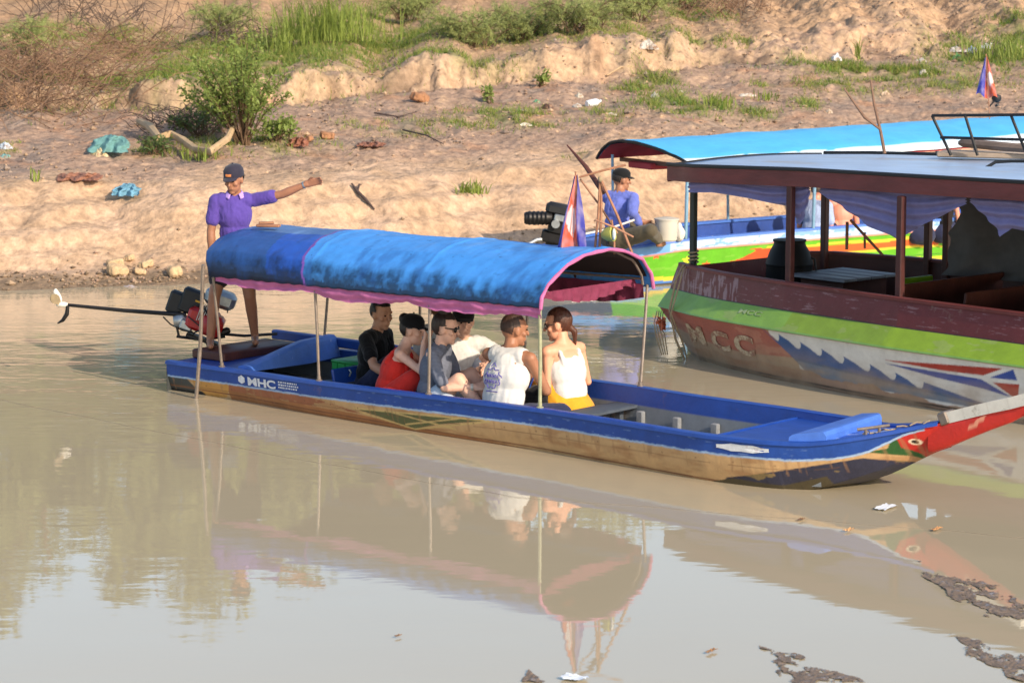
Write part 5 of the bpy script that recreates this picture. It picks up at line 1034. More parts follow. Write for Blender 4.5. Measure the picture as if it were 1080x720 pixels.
p = seat(484, 404, 23.1, .14)
person('man in a white shirt and black cap facing the camera behind the woman in grey', p, -72, 10, 1.07, 'm', 'fair', (224, 176, 152), hyaw=-80, hpitch=-4, hl=at(517, 388, 22.85), hr=at(500, 392, 22.7), pl=Vector((1, 0, -.6)), top=(m_whitetee, 'tee', .5, .008), bottom=(m_whiteshort, .8, .02), hair='short', hairc=(60, 44, 34), cap=(m_blacktee, None), **feet(p, -60, .35))
p = seat(528, 428, 21.95, .16)
def ex_f(k):                                     # the printed emblem on the back of the shirt
    N, sp, r2, tf_, pel = k['N'], k['sp'], k['r2'], k['tf'], k['pel']; c = pel + sp * .31 - r2 * .02; g = MB(); ink = []
    def on(u, v): 
        q = c + r2 * u + sp * v; d = math.sqrt(max(.0, 1 - (u / .19) ** 2)); return q - tf_ * (.148 * d * math.sqrt(max(0, 1 - ((v - .02) / .26) ** 2)) + .022)
    def stroke(pts, w=.0035): g.tube([on(q[0] * 1.3, q[1] * 1.3) for q in pts], w * 1.2, 5)
    for a0 in range(0, 8): stroke([(.062 * math.cos(a) * (1 + .12 * math.sin(a * 9)), .062 * math.sin(a) * (1 + .12 * math.sin(a * 9))) for a in [(a0 + j / 6) * math.pi / 4 + .1 for j in range(6)]], .0045)
    for row, y0 in ((0, .014), (1, -.022)):
        x = -.045
        while x < .04:
            stroke([(x, y0 + .012), (x + .006, y0 - .012), (x + .012, y0 + .008), (x + .018, y0 - .010)], .0036); x += .024
    stroke([(-.02, .075), (0, .10), (.02, .075)], .004); stroke([(-.045, -.085), (.045, -.085)], .004)
    g.build('shirt_print', cloth('purple_print', (84, 78, 150)), k['root'], world=True)
person('man in a white sleeveless shirt with a purple print on its back', p, 52, 13, 1.13, 'm', 'brown', (156, 108, 82), hyaw=20, hpitch=-6, hl=at(572, 405, 22.6), hr=at(575, 409, 22.25), pr=Vector((.3, -.9, -.5)), fl=at(592, 440, 22.9), fr=at(602, 445, 22.45), kr=Vector((1, -1.1, .55)), top=(m_whitetee, 'tank', 0, .007), bottom=(m_navyshort, .92, .025), hair='stubble', hairc=(62, 42, 34), fat=1.2, extra=ex_f, curl=.9)
p = seat(603, 416, 22.3, .17)
person('woman in a white camisole and mustard shorts with a ponytail', p, 132, 12, 1.11, 'f', 'warm', (216, 156, 126), fat=1.12, hyaw=172, hpitch=-10, hl=at(576, 405, 22.5), hr=at(590, 400, 22.7), top=(m_whitetee, 'cami', 0, .005), bottom=(m_yellow, .6, .02), hair='pony', hairc=(74, 40, 26), shades=m_shadew, slean=0, **feet(p, 140, .5, .12))
bgp = seat(566, 416, 22.2, .17); bg_ = empty('shoulder_bag', bgp, 0, 'dark bag lying between the white sleeveless shirt and the mustard shorts', 'bag')
fuse(MB().ell(bgp + Vector((0, 0, .12)), (.10, .09, .10)).box(bgp + Vector((0, 0, .05)), (.18, .14, .1)), 'bag_body', m_bag, bg_, .012, 5, .008, 14); MB().tube([bgp + Vector((-.08, 0, .15)), bgp + Vector((-.03, 0, .28)), bgp + Vector((.05, 0, .27)), bgp + Vector((.09, 0, .14))], .008, 6).build('strap', m_blue, bg_, world=True)
# people of the green boat
p = at(650, 250, 31.9)
person('boatman in a blue long sleeved shirt sitting on the stern of the green boat', p, 62, 9, 1.06, 'm', 'brown', (156, 108, 82), hyaw=18, hpitch=-6, hl=p + Vector((.40, .2, .12)), hr=p + Vector((.30, -.16, .12)), top=(m_bluelav, 'tee', 1.7, .012), bottom=(m_olive, 1.9, .015), fl=p + Vector((.55, .42, -.05)), fr=p + Vector((.52, .05, -.05)), kl=Vector((.3, 1, .35)), kr=Vector((.9, -.8, .35)), hair='short', hairc=(30, 24, 22), cap=(m_blacktee, None))
for px, Y, lab, yw, tp, hc_, hs in ((856, 33.7, 'passenger in a pale blue shirt in the green boat seen through the maroon boat', 60, (cloth('pale_blue_cotton', (150, 165, 196)), 'tee', .7), (60, 44, 36), 'short'),
                                (889, 33.95, 'bare backed passenger in the green boat behind the lavender drape', 100, None, (120, 84, 50), 'short'), (972, 34.4, 'passenger with blond hair in the green boat beyond the maroon posts', 110, (m_blacktee, 'tee', .6), (190, 140, 80), 'long'), (992, 34.6, 'passenger in a black top in the green boat next to the blond one', 70, (m_blacktee, 'cami', 0), (50, 36, 30), 'pony')):
    p = at(px, 250, Y); p.z = .42
    person(lab, p, yw, 14, .98, 'm' if hs == 'short' else 'f', 'pink', (206, 140, 116), top=tp, bottom=(m_navyshort, .8, .01), hair=hs, hairc=hc_, **feet(p, yw, .4, .12, .2))

# ------------------------------------------------------------------ plants on the bank
def leafmat(name, rgb, tr=.35): return mat(name, lin(rgb), .55, .28, 1.6, trans=tr, spec=.3)
m_leaf = leafmat('shrub_leaf', (134, 150, 78), .45); m_leaf2 = leafmat('mimosa_leaf', (150, 158, 96), .45); m_leaf3 = leafmat('reed_leaf', (138, 152, 72), .4); m_leafd = leafmat('dark_leaf', (92, 108, 62)); m_twig = mat('dry_twig', lin((126, 98, 76)), .9, .35, 3); m_twigd = mat('grey_twig', lin((84, 70, 62)), .9, .3, 3); m_bark = mat('bark', lin((96, 74, 54)), .9, .3, 8, .4, 20)
def rv(): return Vector(rng.normal(size=3)).normalized()
def leaf(mb, p, d, L, w):
    s = d.cross(rv()); s = s.normalized() * w if s.length > 1e-4 else Vector((w, 0, 0)); k = len(mb.v); m_ = p + d * L * .45 - UP * L * .04; mb.v += [tuple(p), tuple(m_ + s), tuple(p + d * L - UP * L * .12), tuple(m_ - s)]; mb.f += [(k, k + 1, k + 2), (k, k + 2, k + 3)]
def shrub(px, py, hgt, wid, nst, nl, lsz, label, lm=None, g=None, name='shrub'):
    b0 = ground_at(px, py); r = empty(name, b0, 0, label, 'shrub', g); st = MB(); lf = MB()
    for i in range(nst):
        a = rng.uniform(0, 2 * math.pi); rr = wid * math.sqrt(rng.uniform()); h = hgt * rng.uniform(.55, 1) * (1 - .35 * rr / wid); q0 = Vector((rng.normal() * .06, rng.normal() * .06, 0)); q2 = Vector((math.cos(a) * rr, math.sin(a) * rr, h)); q1 = q0.lerp(q2, .5) + Vector((0, 0, h * .12)); st.tube([q0 - UP * .05, q1, q2], [.012, .008, .004], 5)
        for j in range(nl):
            t = rng.uniform(.25, 1.05) ** .8; p = (q0.lerp(q1, t * 2) if t < .5 else q1.lerp(q2, t * 2 - 1)); d = (rv() + UP * .5 + Vector((math.cos(a), math.sin(a), 0)) * .4).normalized(); leaf(lf, p + rv() * rng.uniform(0, .10), d, lsz * rng.uniform(.6, 1.3), lsz * .22)
    st.build('stem', m_bark, r); lf.build('foliage', lm or m_leaf, r, smooth=False); return r
shrub(256, 152, 1.75, .88, 46, 100, .075, 'bright green leafy shrub growing on the bank above the boatman')
shrub(292, 150, .45, .4, 14, 30, .1, 'low leafy sapling at the right foot of the big green shrub')
shrub(570, 92, .35, .16, 6, 22, .09, 'small leafy sapling at the foot of the dry scarp'); shrub(516, 108, .3, .14, 5, 20, .09, 'small green weed left of the sapling under the scarp')
shrub(165, 163, .35, .3, 10, 26, .08, 'grassy green clump beside the teal net', m_leafd); shrub(212, 145, .55, .6, 22, 26, .08, 'dark shaded weeds left of the big green shrub', m_leafd)
shrub(905, 48, .5, .1, 4, 20, .1, 'thin green weed on the eroded slope', m_leaf3) if False else None
def mimosa(px, py, hgt, wid, nst, label):
    b0 = ground_at(px, py); r = empty('mimosa_bush', b0, 0, label, 'bush', 'feathery bushes along the top of the bank'); st = MB(); lf = MB()
    for i in range(nst):
        a = rng.uniform(0, 2 * math.pi); L = wid * rng.uniform(.4, 1); q0 = Vector((rng.normal() * .15, rng.normal() * .15, 0)); q1 = q0 + Vector((math.cos(a) * L * .45, math.sin(a) * L * .45, hgt * rng.uniform(.6, 1.05))); q2 = q0 + Vector((math.cos(a) * L, math.sin(a) * L, hgt * rng.uniform(.1, .7)))
        pts = [q0.lerp(q1, t).lerp(q1.lerp(q2, t), t) for t in [k / 7 for k in range(8)]]; st.tube(pts, [.010 - .001 * k for k in range(8)], 4)
        for t in np.linspace(.15, 1, 8):
            p = q0.lerp(q1, t).lerp(q1.lerp(q2, t), t)
            for e in (0, 1):
                d = (rv() + UP * .15 + Vector((math.cos(a), math.sin(a), 0)) * .6).normalized(); n_ = d.orthogonal().normalized()
                for u in np.linspace(.1, 1, 9):
                    for sg in (-1, 1): leaf(lf, p + d * .22 * u, (n_ * sg + d * .5).normalized(), .055 * (1.15 - .5 * u), .008)
    st.build('stem', m_bark, r); lf.build('foliage', m_leaf2, r, smooth=False)
for a_ in ((500, 50, .75, .9, 26, 'grey green feathery bush left of centre on top of the bank'), (548, 44, .8, 1.0, 30, 'feathery bush with drooping fronds at the head of the scarp'), (612, 34, .85, 1.1, 30, 'feathery bush above the white bag on the scarp'), (668, 22, .8, 1.0, 26, 'feathery bush at the top edge, right of the bank middle'), (722, 10, .7, .9, 22, 'rightmost feathery bush on the upper bank'), (236, 40, .8, .7, 20, 'feathery bush behind the bright green shrub'), (430, 22, .6, .8, 20, 'low feathery bush right of the tall reed grass'), (30, 60, .9, .8, 16, 'feathery green bush inside the brushwood at the upper left')): mimosa(*a_)
def tuft(px, py, L, n, wid, label, m=None, name='grass_tuft', w=.012):
    b0 = ground_at(px, py); g = MB()
    for i in range(n):
        a = rng.uniform(0, 6.283); q = Vector((rng.normal() * wid * .3, rng.normal() * wid * .3, -.02)); l_ = L * rng.uniform(.5, 1.1); ou = Vector((math.cos(a), math.sin(a), 0)) * rng.uniform(.1, .9) * l_; s = Vector((-math.sin(a), math.cos(a), 0)) * w; k = len(g.v)
        m1 = q + ou * .35 + UP * l_ * .6; t1 = q + ou + UP * l_ * rng.uniform(.7, 1); g.v += [tuple(q - s), tuple(q + s), tuple(m1 + s * .8), tuple(m1 - s * .8), tuple(t1)]; g.f += [(k, k + 1, k + 2, k + 3), (k + 3, k + 2, k + 4)]
    o = g.build(name, m or m_leaf3, smooth=False); o.location = b0; return tag(o, label, 'grass tuft')
tuft(345, 42, 1.0, 420, 1.5, 'tall reed grass clump on the upper bank left of centre', w=.009); tuft(300, 55, .6, 200, 1.5, 'shorter grass clump left of the tall reeds', w=.009)
tuft(497, 203, .22, 60, .3, 'small grass tuft on the pale mud face above the canopy'); tuft(1055, 60, .5, 160, 1.3, 'thick green grass clump at the right edge of the bank'); tuft(905, 62, .5, 14, .1, 'thin upright weed on the eroded slope')
tuft(40, 190, .25, 12, .2, 'sparse weed on the terrace at the far left'); tuft(215, 168, .3, 40, .5, 'grass tuft at the foot of the driftwood root'); tuft(755, 112, .28, 60, .5, 'grass tuft beside the light blue canopy ridge'); tuft(810, 105, .2, 40, .4, 'small yellowish tuft right of the mid bank grass')
def brush(px, py, rx, ry, n, L, label, m=m_twig, flat=.5, name='brushwood_pile'):
    c = ground_at(px, py); r = empty(name, c, 0, label, 'brushwood'); g = MB(); k = c.y / FPX
    for i in range(n):
        x = c.x + rng.normal() * rx * k * .5; yy = c.y + rng.normal() * ry * .5; z = zb(x, yy); a = rng.uniform(0, 6.283); l_ = L * rng.uniform(.4, 1.1); h = l_ * rng.uniform(.1, 1) * flat
        q0 = Vector((x, yy, z + rng.uniform(-.02, .22))); q1 = q0 + Vector((math.cos(a) * l_ * .5, math.sin(a) * l_ * .5, h)); q2 = q0 + Vector((math.cos(a) * l_, math.sin(a) * l_, h * rng.uniform(.1, 1.3))) + rv() * .1; g.tube([q0, q0.lerp(q1, .5) + rv() * .04, q1, q1.lerp(q2, .5) + rv() * .04, q2], [.008, .0075, .006, .0045, .002], 4, cap=False)
    g.build('branches', m, r, world=True)
brush(40, 88, 90, 2.6, 420, 1.5, 'large heap of dry brown brushwood at the upper left of the bank'); brush(128, 58, 50, 1.4, 110, 1.0, 'smaller scatter of dry twigs right of the big brushwood heap'); brush(110, 30, 120, 3, 120, 1.0, 'thin brown scrub at the top left edge of the bank', m_twigd, .8)
brush(208, 140, 60, .8, 130, .7, 'grey dead twigs in the hollow beside the green shrub', m_twigd, .4); brush(770, 16, 60, 1.5, 110, .9, 'brown dry scrub at the top edge right of the feathery bushes', m_twig, .7); brush(245, 45, 50, 1.2, 70, .8, 'dark twigs behind the green shrub', m_twigd, .4); brush(440, 12, 50, 1.5, 60, .8, 'dry twigs by the low feathery bush', m_twig, .5)
# driftwood root, fallen sticks
def sticks(name, pts, rad, label, m, cat='branch', n=8):
    P_ = []
    for q in pts: g = ground_at(q[0], q[1]); P_.append(g + UP * (q[2] if len(q) > 2 else .04))
    return tag(origin_at(MB().tube(P_, rad, n).build(name, m), P_[len(P_) // 2]), label, cat)
m_drift = mat('pale_driftwood', lin((176, 150, 116)), .8, .2, 6, .4, 18)
sticks('driftwood_root', [(147, 143, .2), (158, 148, .2), (168, 158, .16), (180, 156, .2), (192, 159, .15), (206, 168, .13), (222, 170, .13), (240, 162, .2), (256, 142, .4)], [.05, .07, .055, .05, .06, .06, .055, .05, .03], 'long pale twisted driftwood root lying below the green shrub', m_drift)

dark_stick = mat('charred_stick', lin((72, 58, 54)), .9, .2, 10)
fk = MB(); fg = [ground_at(*q) + UP * .05 for q in ((371, 198), (377, 206), (386, 216), (395, 225), (381, 200))]
fk.tube([fg[0], fg[1], fg[2], fg[3]], [.012, .024, .022, .009], 7).tube([fg[1], fg[1].lerp(fg[4], .5) + UP * .05, fg[4]], [.016, .013, .007], 6).tube([fg[2], fg[2] + Vector((.06, 0, -.12)), fg[2] + Vector((.04, -.05, -.22))], [.014, .011, .006], 6)
tag(origin_at(fk.build('fallen_stick', dark_stick), fg[2]), 'dark forked stick lying on the pale mud face above the canopy', 'branch')
for q, lab in ((((425, 140), (450, 146), (468, 155)), 'thin dark twig on the terrace beside a red patch'), (((640, 82), (655, 76), (668, 74)), 'pale stick lying under the scarp right of the middle'), (((395, 122), (420, 126), (440, 122)), 'thin bent twig on the terrace above the outstretched arm'), (((285, 150), (300, 146), (318, 140)), 'pale twig at the right foot of the green shrub'), (((640, 163), (655, 160), (680, 164)), 'short twig just behind the light blue canopy tip')):
    sticks('twig', q, [.014, .012, .006], lab, m_drift if 'pale' in lab else dark_stick)
# litter
def crumple(px, py, w, d, h, col, label, name='plastic_bag', cat='litter', flat=.5):
    b0 = ground_at(px, py); sd = rng.uniform(0, 99); g = MB()
    w *= .75; h *= .6; d *= .8
    def fn(U, V):
        a = U * 2 * math.pi; ca = np.cos(a); sa = np.sin(a); r_ = V ** .8 * (.75 + .55 * pn(ca * 1.6 + sd, sa * 1.6) + .25 * pn(ca * 4 + sd, sa * 4))
        x = ca * r_ * w * .6; y = sa * r_ * d * .6; z = h * (1 - V ** 1.5) * (.45 + 1.1 * np.abs(pn(ca * V * 2.4 + sd, sa * V * 2.4))) + .25 * h * np.abs(pn(x * 22 + sd, y * 22)); return np.stack([x, y, z * 1.0 - .02 * (V > .99)], -1)
    mm_ = bpy.data.materials.get('litter_%d_%d_%d' % col) or mat('litter_%d_%d_%d' % col, lin(col), .5, .2, 14, .2, 30, trans=.15, dirt=lin((150, 118, 92)), dscale=9, dlo=.5, dhi=.62)
    o = g.grid(fn, 26, 8).build(name, mm_, angle=35); o.location = b0; o.rotation_euler[2] = rng.uniform(-.4, .4); return tag(o, label, cat)
WH = (198, 192, 182)
for a_ in ((683, 53, .55, .3, .28, WH, 'white crumpled bag caught at the head of the scarp'), (691, 103, .22, .2, .14, WH, 'white bag between two grass patches mid bank'), (643, 121, .34, .2, .06, WH, 'flat white scrap at the edge of the terrace'), (611, 102, .22, .2, .12, (200, 194, 176), 'cream scrap left of the white bottle'), (609, 112, .2, .2, .08, WH, 'white scrap just below the cream one'), (718, 98, .12, .1, .08, WH, 'tiny white scrap above the mid bank grass'), (788, 101, .4, .14, .07, WH, 'long white paper strip right of the mid bank grass'),
           (882, 64, .32, .25, .22, (216, 218, 222), 'square white sheet at the foot of the eroded slope'), (972, 65, .26, .2, .12, WH, 'white scrap left of the rubbish heap'), (974, 79, .24, .2, .16, WH, 'white crumpled bag on the grass below the rubbish heap'), (1008, 54, .5, .4, .16, WH, 'white sack at the left of the rubbish heap'), (1025, 56, .4, .35, .2, (150, 164, 200), 'bluish bag in the middle of the rubbish heap'), (1042, 52, .45, .3, .16, (206, 208, 210), 'pale bag at the right of the rubbish heap'), (1010, 63, .3, .25, .22, (60, 140, 80), 'green bag under the rubbish heap'),
           (566, 108, .16, .14, .1, (70, 150, 110), 'small green scrap left of the cream scraps'), (578, 113, .3, .2, .12, (84, 60, 48), 'brown scrap beside the green one'), (554, 132, .4, .16, .05, (224, 220, 200), 'long pale tray on the lower terrace'), (553, 117, .3, .14, .04, WH, 'flat pale strip above the tray'), (6, 156, .3, .25, .14, (196, 206, 214), 'white and blue scraps at the left edge of the bank'), (5, 166, .2, .15, .1, (110, 160, 160), 'teal scrap at the left edge of the bank'), (874, 119, .18, .14, .1, (196, 182, 160), 'pale scrap above the light blue canopy'), (934, 100, .2, .16, .1, (216, 190, 160), 'cream scrap beside the forked branch'),
           (137, 303, .3, .16, .05, (190, 180, 180), 'clear plastic film at the edge of the water'), (105, 165, .32, .2, .2, (206, 190, 150), 'cream sack below the teal net')): crumple(*a_)
bo = ground_at(626, 112); o = MB().lathe([(0, -.10), (.035, -.10), (.04, -.09), (.04, .04), (.015, .085), (.015, .11), (0, .11)], Matrix.Translation((0, 0, .05)) @ Matrix.Rotation(R(80), 4, 'Y') @ Matrix.Diagonal((1.5, 1.5, 1.3, 1)), 14).build('plastic_bottle', mat('bottle_plastic', lin((216, 220, 226)), .3, .08)); o.location = bo; o.rotation_euler[2] = .5; tag(o, 'white plastic bottle lying on the terrace mid bank', 'litter')
# teal net and blue cloth
def cloth_heap(px, py, w, h, d, col, label, name, hang=.6):
    b0 = ground_at(px, py); g = MB(); sd = rng.uniform(0, 99)
    def fn(U, V):
        x = (U - .5) * w + .06 * pn(V * 5 + sd, U * 2); z = h * (1 - V) ** hang * (.55 + .45 * np.sin(U * math.pi)) + .05 * np.abs(pn(U * 9 + sd, V * 2)); y = -d * V + .07 * np.sin(U * 17 + 3 * V + sd); return np.stack([x, y, z + .01], -1)
    o = g.grid(fn, 40, 24).build(name, mat(name + '_cloth', lin(col), .7, .25, 10, .4, 25, trans=.2), angle=180); o.location = b0; return tag(o, label, 'litter')
cloth_heap(118, 160, .55, .22, .4, (104, 150, 148), 'teal torn net draped over the left end of the driftwood root', 'torn_net'); cloth_heap(135, 207, .34, .15, .25, (110, 160, 184), 'bright blue plastic cloth lying on the edge of the terrace', 'plastic_cloth'); cloth_heap(86, 190, .6, .08, .3, (150, 104, 82), 'rust red rag spread on the terrace at the left', 'red_rag', 1); cloth_heap(315, 155, .3, .12, .2, (150, 98, 76), 'rust red scrap right of the green shrub', 'red_scrap', 1)
cloth_heap(392, 155, .4, .05, .3, (146, 100, 80), 'rust red scrap mid terrace', 'red_scrap', 1)
def rock(px, py, s, label, m, n='stone'):
    b0 = ground_at(px, py); o = fuse(MB().box(Vector((0, 0, s * .25)), (s, s * .7, s * .5), Matrix.Rotation(rng.uniform(-.4, .4), 3, 'Y') @ Matrix.Rotation(rng.uniform(0, 3), 3, 'Z'), s * .1), n, m, None, s * .05, 1, s * .10, 2.2 / s, rng.uniform(0, 9)); o.location = b0; return tag(o, label, 'stone')
m_stone = mat('pale_stone', lin((186, 158, 122)), .95, .2, 10, .6, 25); m_clod = mat('earth_clod', lin((150, 108, 78)), .95, .25, 9, .5, 20)
for a_ in ((121, 282, .2, 'pale broken block on the shore left of the motor, upper one'), (124, 290, .24, 'pale broken block at the waterline left of the motor'), (136, 276, .13, 'small pale stone above the broken blocks'), (153, 283, .18, 'pale stone right of the broken blocks'), (184, 291, .22, 'flat pale stone nearest the motor'), (148, 290, .14, 'small stone at the waterline among the pale blocks')): rock(*a_, m_stone)
rock(443, 108, .28, 'round earth clod fallen below the scarp', m_clod); rock(345, 147, .2, 'reddish clod beside the green shrub', m_clod); rock(345 - 20, 150, .14, 'small reddish clod left of another one', m_clod)
# loose crumbs of earth, uncountable
cb = MB(); cc = []; oct_ = [(1, 0, 0), (-1, 0, 0), (0, 1, 0), (0, -1, 0), (0, 0, 1), (0, 0, -1)]; of = [(0, 2, 4), (2, 1, 4), (1, 3, 4), (3, 0, 4), (2, 0, 5), (1, 2, 5), (3, 1, 5), (0, 3, 5)]
def crumb(x, y, s, c):
    z = zb(x, y); k = len(cb.v); sc_ = s * rng.uniform(.5, 1.2, (6, 3))
    cb.v += [(x + v[0] * q[0], y + v[1] * q[1], z + v[2] * q[2] * .7 + s * .2) for v, q in zip(oct_, sc_)]; cb.f += [tuple(i + k for i in f) for f in of]; cc.extend([c] * 6)
for i in range(13000):
    x = rng.uniform(-9.5, 12.5); y0 = float(ip(x, XK, [30.6, 31.5, 32.5, 34.0, 35.9, 37.9, 38.8, 39.5])); u = rng.uniform()
    if u < .28: y = y0 + abs(rng.normal()) * .45 + .05; c = (c_wet * rng.uniform(.6, 1.7)) if rng.uniform() < .7 else c_terr
    else: y = y0 + 3 + rng.uniform() ** .9 * 14; c = (c_grey if rng.uniform() < .45 else c_terr if rng.uniform() < .6 else c_sand) * rng.uniform(.6, 1.25)
    if pn(x * .6, y * .5) + rng.uniform(-.3, .3) < -.08: continue
    crumb(x, y, rng.uniform(.012, .042) * (1.7 if rng.uniform() < .05 else 1), c)
cb.c = A(cc); tag(cb.build('earth_crumbs', mat('crumb_soil', (1, 1, 1), .95, .2, 12, paint=True, spec=.1), smooth=False), kind='stuff')
# short grass in patches, uncountable
gb2 = MB(); gcl = []
for gx, gy, rx, ry, dn in GRASS:
    N_ = int(min(9000, 650 * rx * ry * dn * 3.1) * 2.1) + 60
    for i in range(N_):
        x = gx + rng.normal() * rx * .62; y = gy + rng.normal() * ry * .62
        if pn(x * 2.1, y * 2.1) + .3 * pn(x * 7, y * 7) < -.02: continue
        z = zb(x, y) - .01; L = rng.uniform(.04, .12) * (.7 + .6 * dn); a = rng.uniform(0, 6.283); w = .008; ou = rng.normal(size=2) * L * .5; k = len(gb2.v); gb2.v += [(x - w * math.cos(a), y - w * math.sin(a), z), (x + w * math.cos(a), y + w * math.sin(a), z), (x + ou[0], y + ou[1], z + L)]; gb2.f.append((k, k + 1, k + 2))
        t = rng.uniform(); c = A(lin((112, 130, 50))) * t + A(lin((150, 146, 76))) * (1 - t); c = c if rng.uniform() > .3 * dn else A(lin((92, 128, 40))); gcl.extend([c] * 3)
gb2.c = A(gcl); tag(gb2.build('bank_grass', mat('grass_blade', (1, 1, 1), .6, .15, 3, paint=True, trans=.3), smooth=False), kind='stuff')
# trees on top of the bank, above the frame but mirrored in the water
m_crown = leafmat('tree_leaf', (136, 142, 86), .4)
def tree(x, y, H_, W_, label, n=7000):
    H_ *= 1.0; W_ *= 1.4
    b0 = Vector((x, y, zb(x, y))); r = empty('tree', b0, 0, label, 'tree', 'trees on top of the bank, mirrored in the water'); tk = MB(); lf = MB(); tk.tube([(0, 0, -.3), (.1, 0, H_ * .3), (.0, .1, H_ * .62), (.15, 0, H_ * .9)], [.2, .15, .09, .03], 9); cl_ = []
    for i in range(26):
        a = rng.uniform(0, 6.283); h = H_ * rng.uniform(.12, .97); rr = W_ * rng.uniform(.2, 1.1) * (1 - .25 * abs(h / H_ - .45)); c = Vector((math.cos(a) * rr, math.sin(a) * rr, h)); tk.tube([(0.05, 0, h * .65), (c.x * .5, c.y * .5, h * .85), tuple(c)], [.06, .04, .015], 5); cl_.append((c, rng.uniform(.5, 1.0) * W_ * .42))
    for i in range(n):
        c, s = cl_[rng.integers(len(cl_))]; p = c + rv() * s * rng.uniform(.2, 1) ** .6; leaf(lf, p, (rv() - UP * .2).normalized(), rng.uniform(.2, .4), .075)
    tk.build('trunk', m_bark, r); lf.build('crown', m_crown, r, smooth=False)
for x, y, h, w, lab in ((-14.5, 66, 8.6, 2.2, 'broad tree beyond the far left end of the bank'), (-11.6, 64, 8.4, 2.0, 'tree mirrored at the left edge of the water'), (-9.2, 66, 9.2, 2.0, 'tallest tree mirrored in the left of the water'), (-6.9, 64, 8.2, 1.9, 'tree mirrored between the tallest one and the boatman'), (-4.6, 65, 7.8, 1.9, 'tree mirrored beneath the standing boatman'), (-2.2, 65, 7.2, 1.8, 'tree mirrored beneath the boat canopy'), (.2, 66, 6.2, 1.7, 'smallest tree mirrored near the middle of the water')): tree(x, y, h, w, lab)
for x, y, h, w, lab in ((-8, 62.8, 4.6, 1.8, 'low dense tree in front of the tallest one'), (-12.8, 63.5, 5, 2, 'low dense tree near the left end of the bank'), (-4, 63.2, 4.6, 1.9, 'low dense tree behind the boatman'), (-.6, 63.6, 4.2, 2, 'low dense tree behind the tall reeds'), (2.6, 64, 4.2, 2.0, 'low dense tree behind the feathery bushes'), (5.5, 64, 3.8, 2.0, 'low dense tree right of the feathery bushes')): tree(x, y, h * 1.25, w * 1.2, lab, 5200)
# ------------------------------------------------------------------ things floating on the near water
m_scum = mat('floating_scum', lin((118, 100, 82)), .6, .4, 9, .8, 30, dirt=lin((128, 130, 138)), dscale=12, dlo=.55, dhi=.68)
def mat_patch(poly, label):
    P_ = [at(x, y, 1) for x, y in poly]; Q = []
    for x, y in poly: d = ray(x, y); Q.append(CAM + d * (-CAM.z / d.z))
    xs = [q.x for q in Q]; ys = [q.y for q in Q]; n_ = 130; X = np.linspace(min(xs) - .1, max(xs) + .1, n_); Y = np.linspace(min(ys) - .1, max(ys) + .1, n_); XX, YY = np.meshgrid(X, Y)
    ins = inpoly(XX + .10 * fbm(XX * 3, YY * 3, 4), YY + .16 * fbm(XX * 3 + 9, YY * 3, 4), [(q.x, q.y) for q in Q]) & (fbm(XX * 6, YY * 4 + 7, 5, .65) > -.12)
    Z = .003 + .010 * np.abs(fbm(XX * 9, YY * 5, 5, .65)); g = MB(); idx = -np.ones(XX.shape, int)
    for j in range(n_ - 1):
        for i in range(n_ - 1):
            if ins[j, i]:
                q = []
                for jj, ii in ((j, i), (j, i + 1), (j + 1, i + 1), (j + 1, i)):
                    if idx[jj, ii] < 0: idx[jj, ii] = len(g.v); g.v.append((XX[jj, ii], YY[jj, ii], Z[jj, ii]))
                    q.append(idx[jj, ii])
                g.f.append(tuple(q))
    if g.f: tag(origin_at(g.build('scum_mat', m_scum, angle=180), (sum(xs) / len(xs), sum(ys) / len(ys), 0)), label, 'scum', 'mats of floating scum')
mat_patch([(965, 592), (985, 602), (1030, 612), (1095, 640), (1095, 662), (1050, 648), (1010, 636), (985, 618)], 'upper mat of brown scum floating at the right edge of the water')
mat_patch([(800, 682), (830, 690), (870, 704), (920, 722), (850, 726), (815, 704)], 'brown scum mat floating at the bottom edge right of centre')
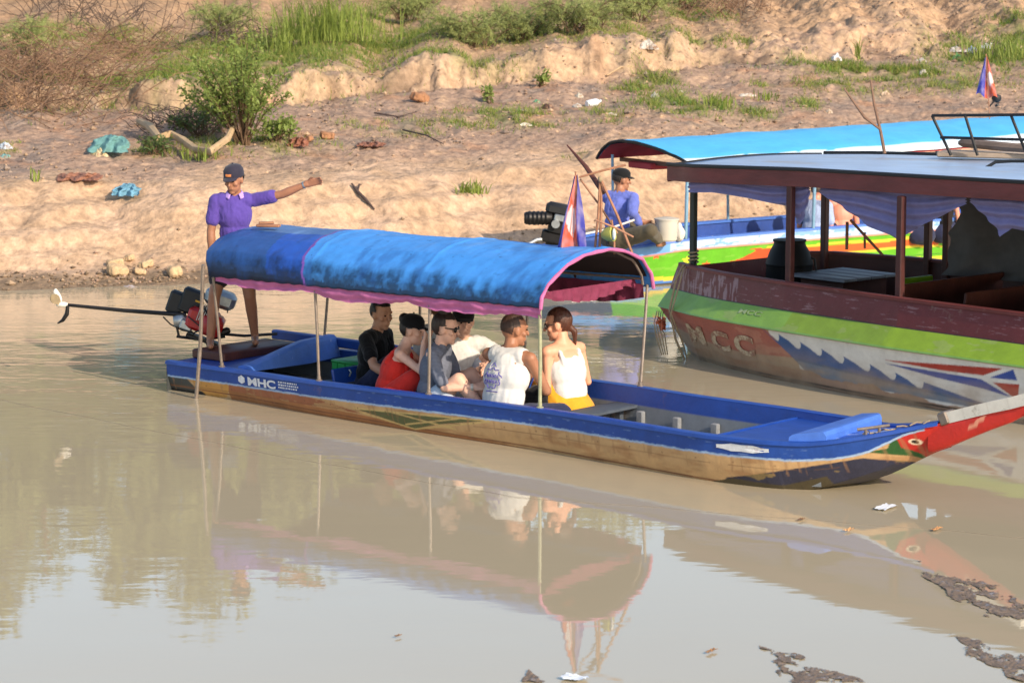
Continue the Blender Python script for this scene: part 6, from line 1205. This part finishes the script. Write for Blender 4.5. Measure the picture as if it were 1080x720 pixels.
mat_patch([(1002, 668), (1030, 676), (1095, 700), (1095, 724), (1060, 712), (1030, 694)], 'lower dark scum mat floating at the right corner of the water')
mat_patch([(548, 706), (560, 710), (580, 722), (552, 722)], 'tiny scum scrap at the bottom edge near the middle')
def floater(px, py, w, d, col, label, name='floating_scrap'):
    dr_ = ray(px, py); c = CAM + dr_ * (-CAM.z / dr_.z); sd = rng.uniform(0, 99)
    o = MB().grid(lambda U, V: np.stack([(U - .5) * w * (1 + .4 * pn(V * 4 + sd, U * 3)), (V - .5) * d * (1 + .5 * pn(U * 4 - sd, V * 2)), .012 + .02 * np.abs(pn(U * 4 + sd, V * 4))], -1), 10, 10).build(name, bpy.data.materials.get('float_%d' % col[0]) or mat('float_%d' % col[0], lin(col), .4, .1, 10)); o.location = c; o.rotation_euler[2] = -.6; tag(o, label, 'litter')
floater(934, 536, .10, .20, (226, 230, 234), 'white plastic scrap floating right of the bow waterline'); floater(988, 559, .04, .12, (190, 140, 90), 'small brown leaf floating right of the white scrap'); floater(845, 549, .03, .08, (120, 90, 60), 'tiny dark scrap floating below the bow'); floater(420, 672, .02, .05, (120, 90, 62), 'tiny brown crumb floating near the bottom'); floater(895, 560, .04, .1, (196, 150, 100), 'small tan leaf floating left of the brown one')
floater(750, 688, .03, .1, (150, 110, 70), 'tiny leaf floating above the bottom scum mat'); floater(605, 716, .14, .10, (222, 226, 230), 'white scrap floating at the bottom edge')
ln = []  # thin strand laid on the water to imitate a cable's reflection
for x, y in ((-20, 418), (50, 432), (150, 452), (290, 480), (420, 503), (540, 524), (700, 536), (860, 549), (980, 558), (1100, 569)): d = ray(x, y); ln.append(CAM + d * (-CAM.z / d.z) + UP * .004)
pts = []
for i in range(len(ln) - 1):
    for t in np.linspace(0, 1, 8, endpoint=False): q = ln[i].lerp(ln[i + 1], t); pts.append(q + Vector((0, .02 * math.sin(len(pts) * .7), 0)))
tag(origin_at(MB().tube(pts, .0013, 5).build('reflection_line', mat('reflection_strand', lin((150, 136, 116)), .6, .2, 20)), pts[len(pts) // 2]), 'thin strand imitating a cable reflection on the water in front of the tour boat', 'line')
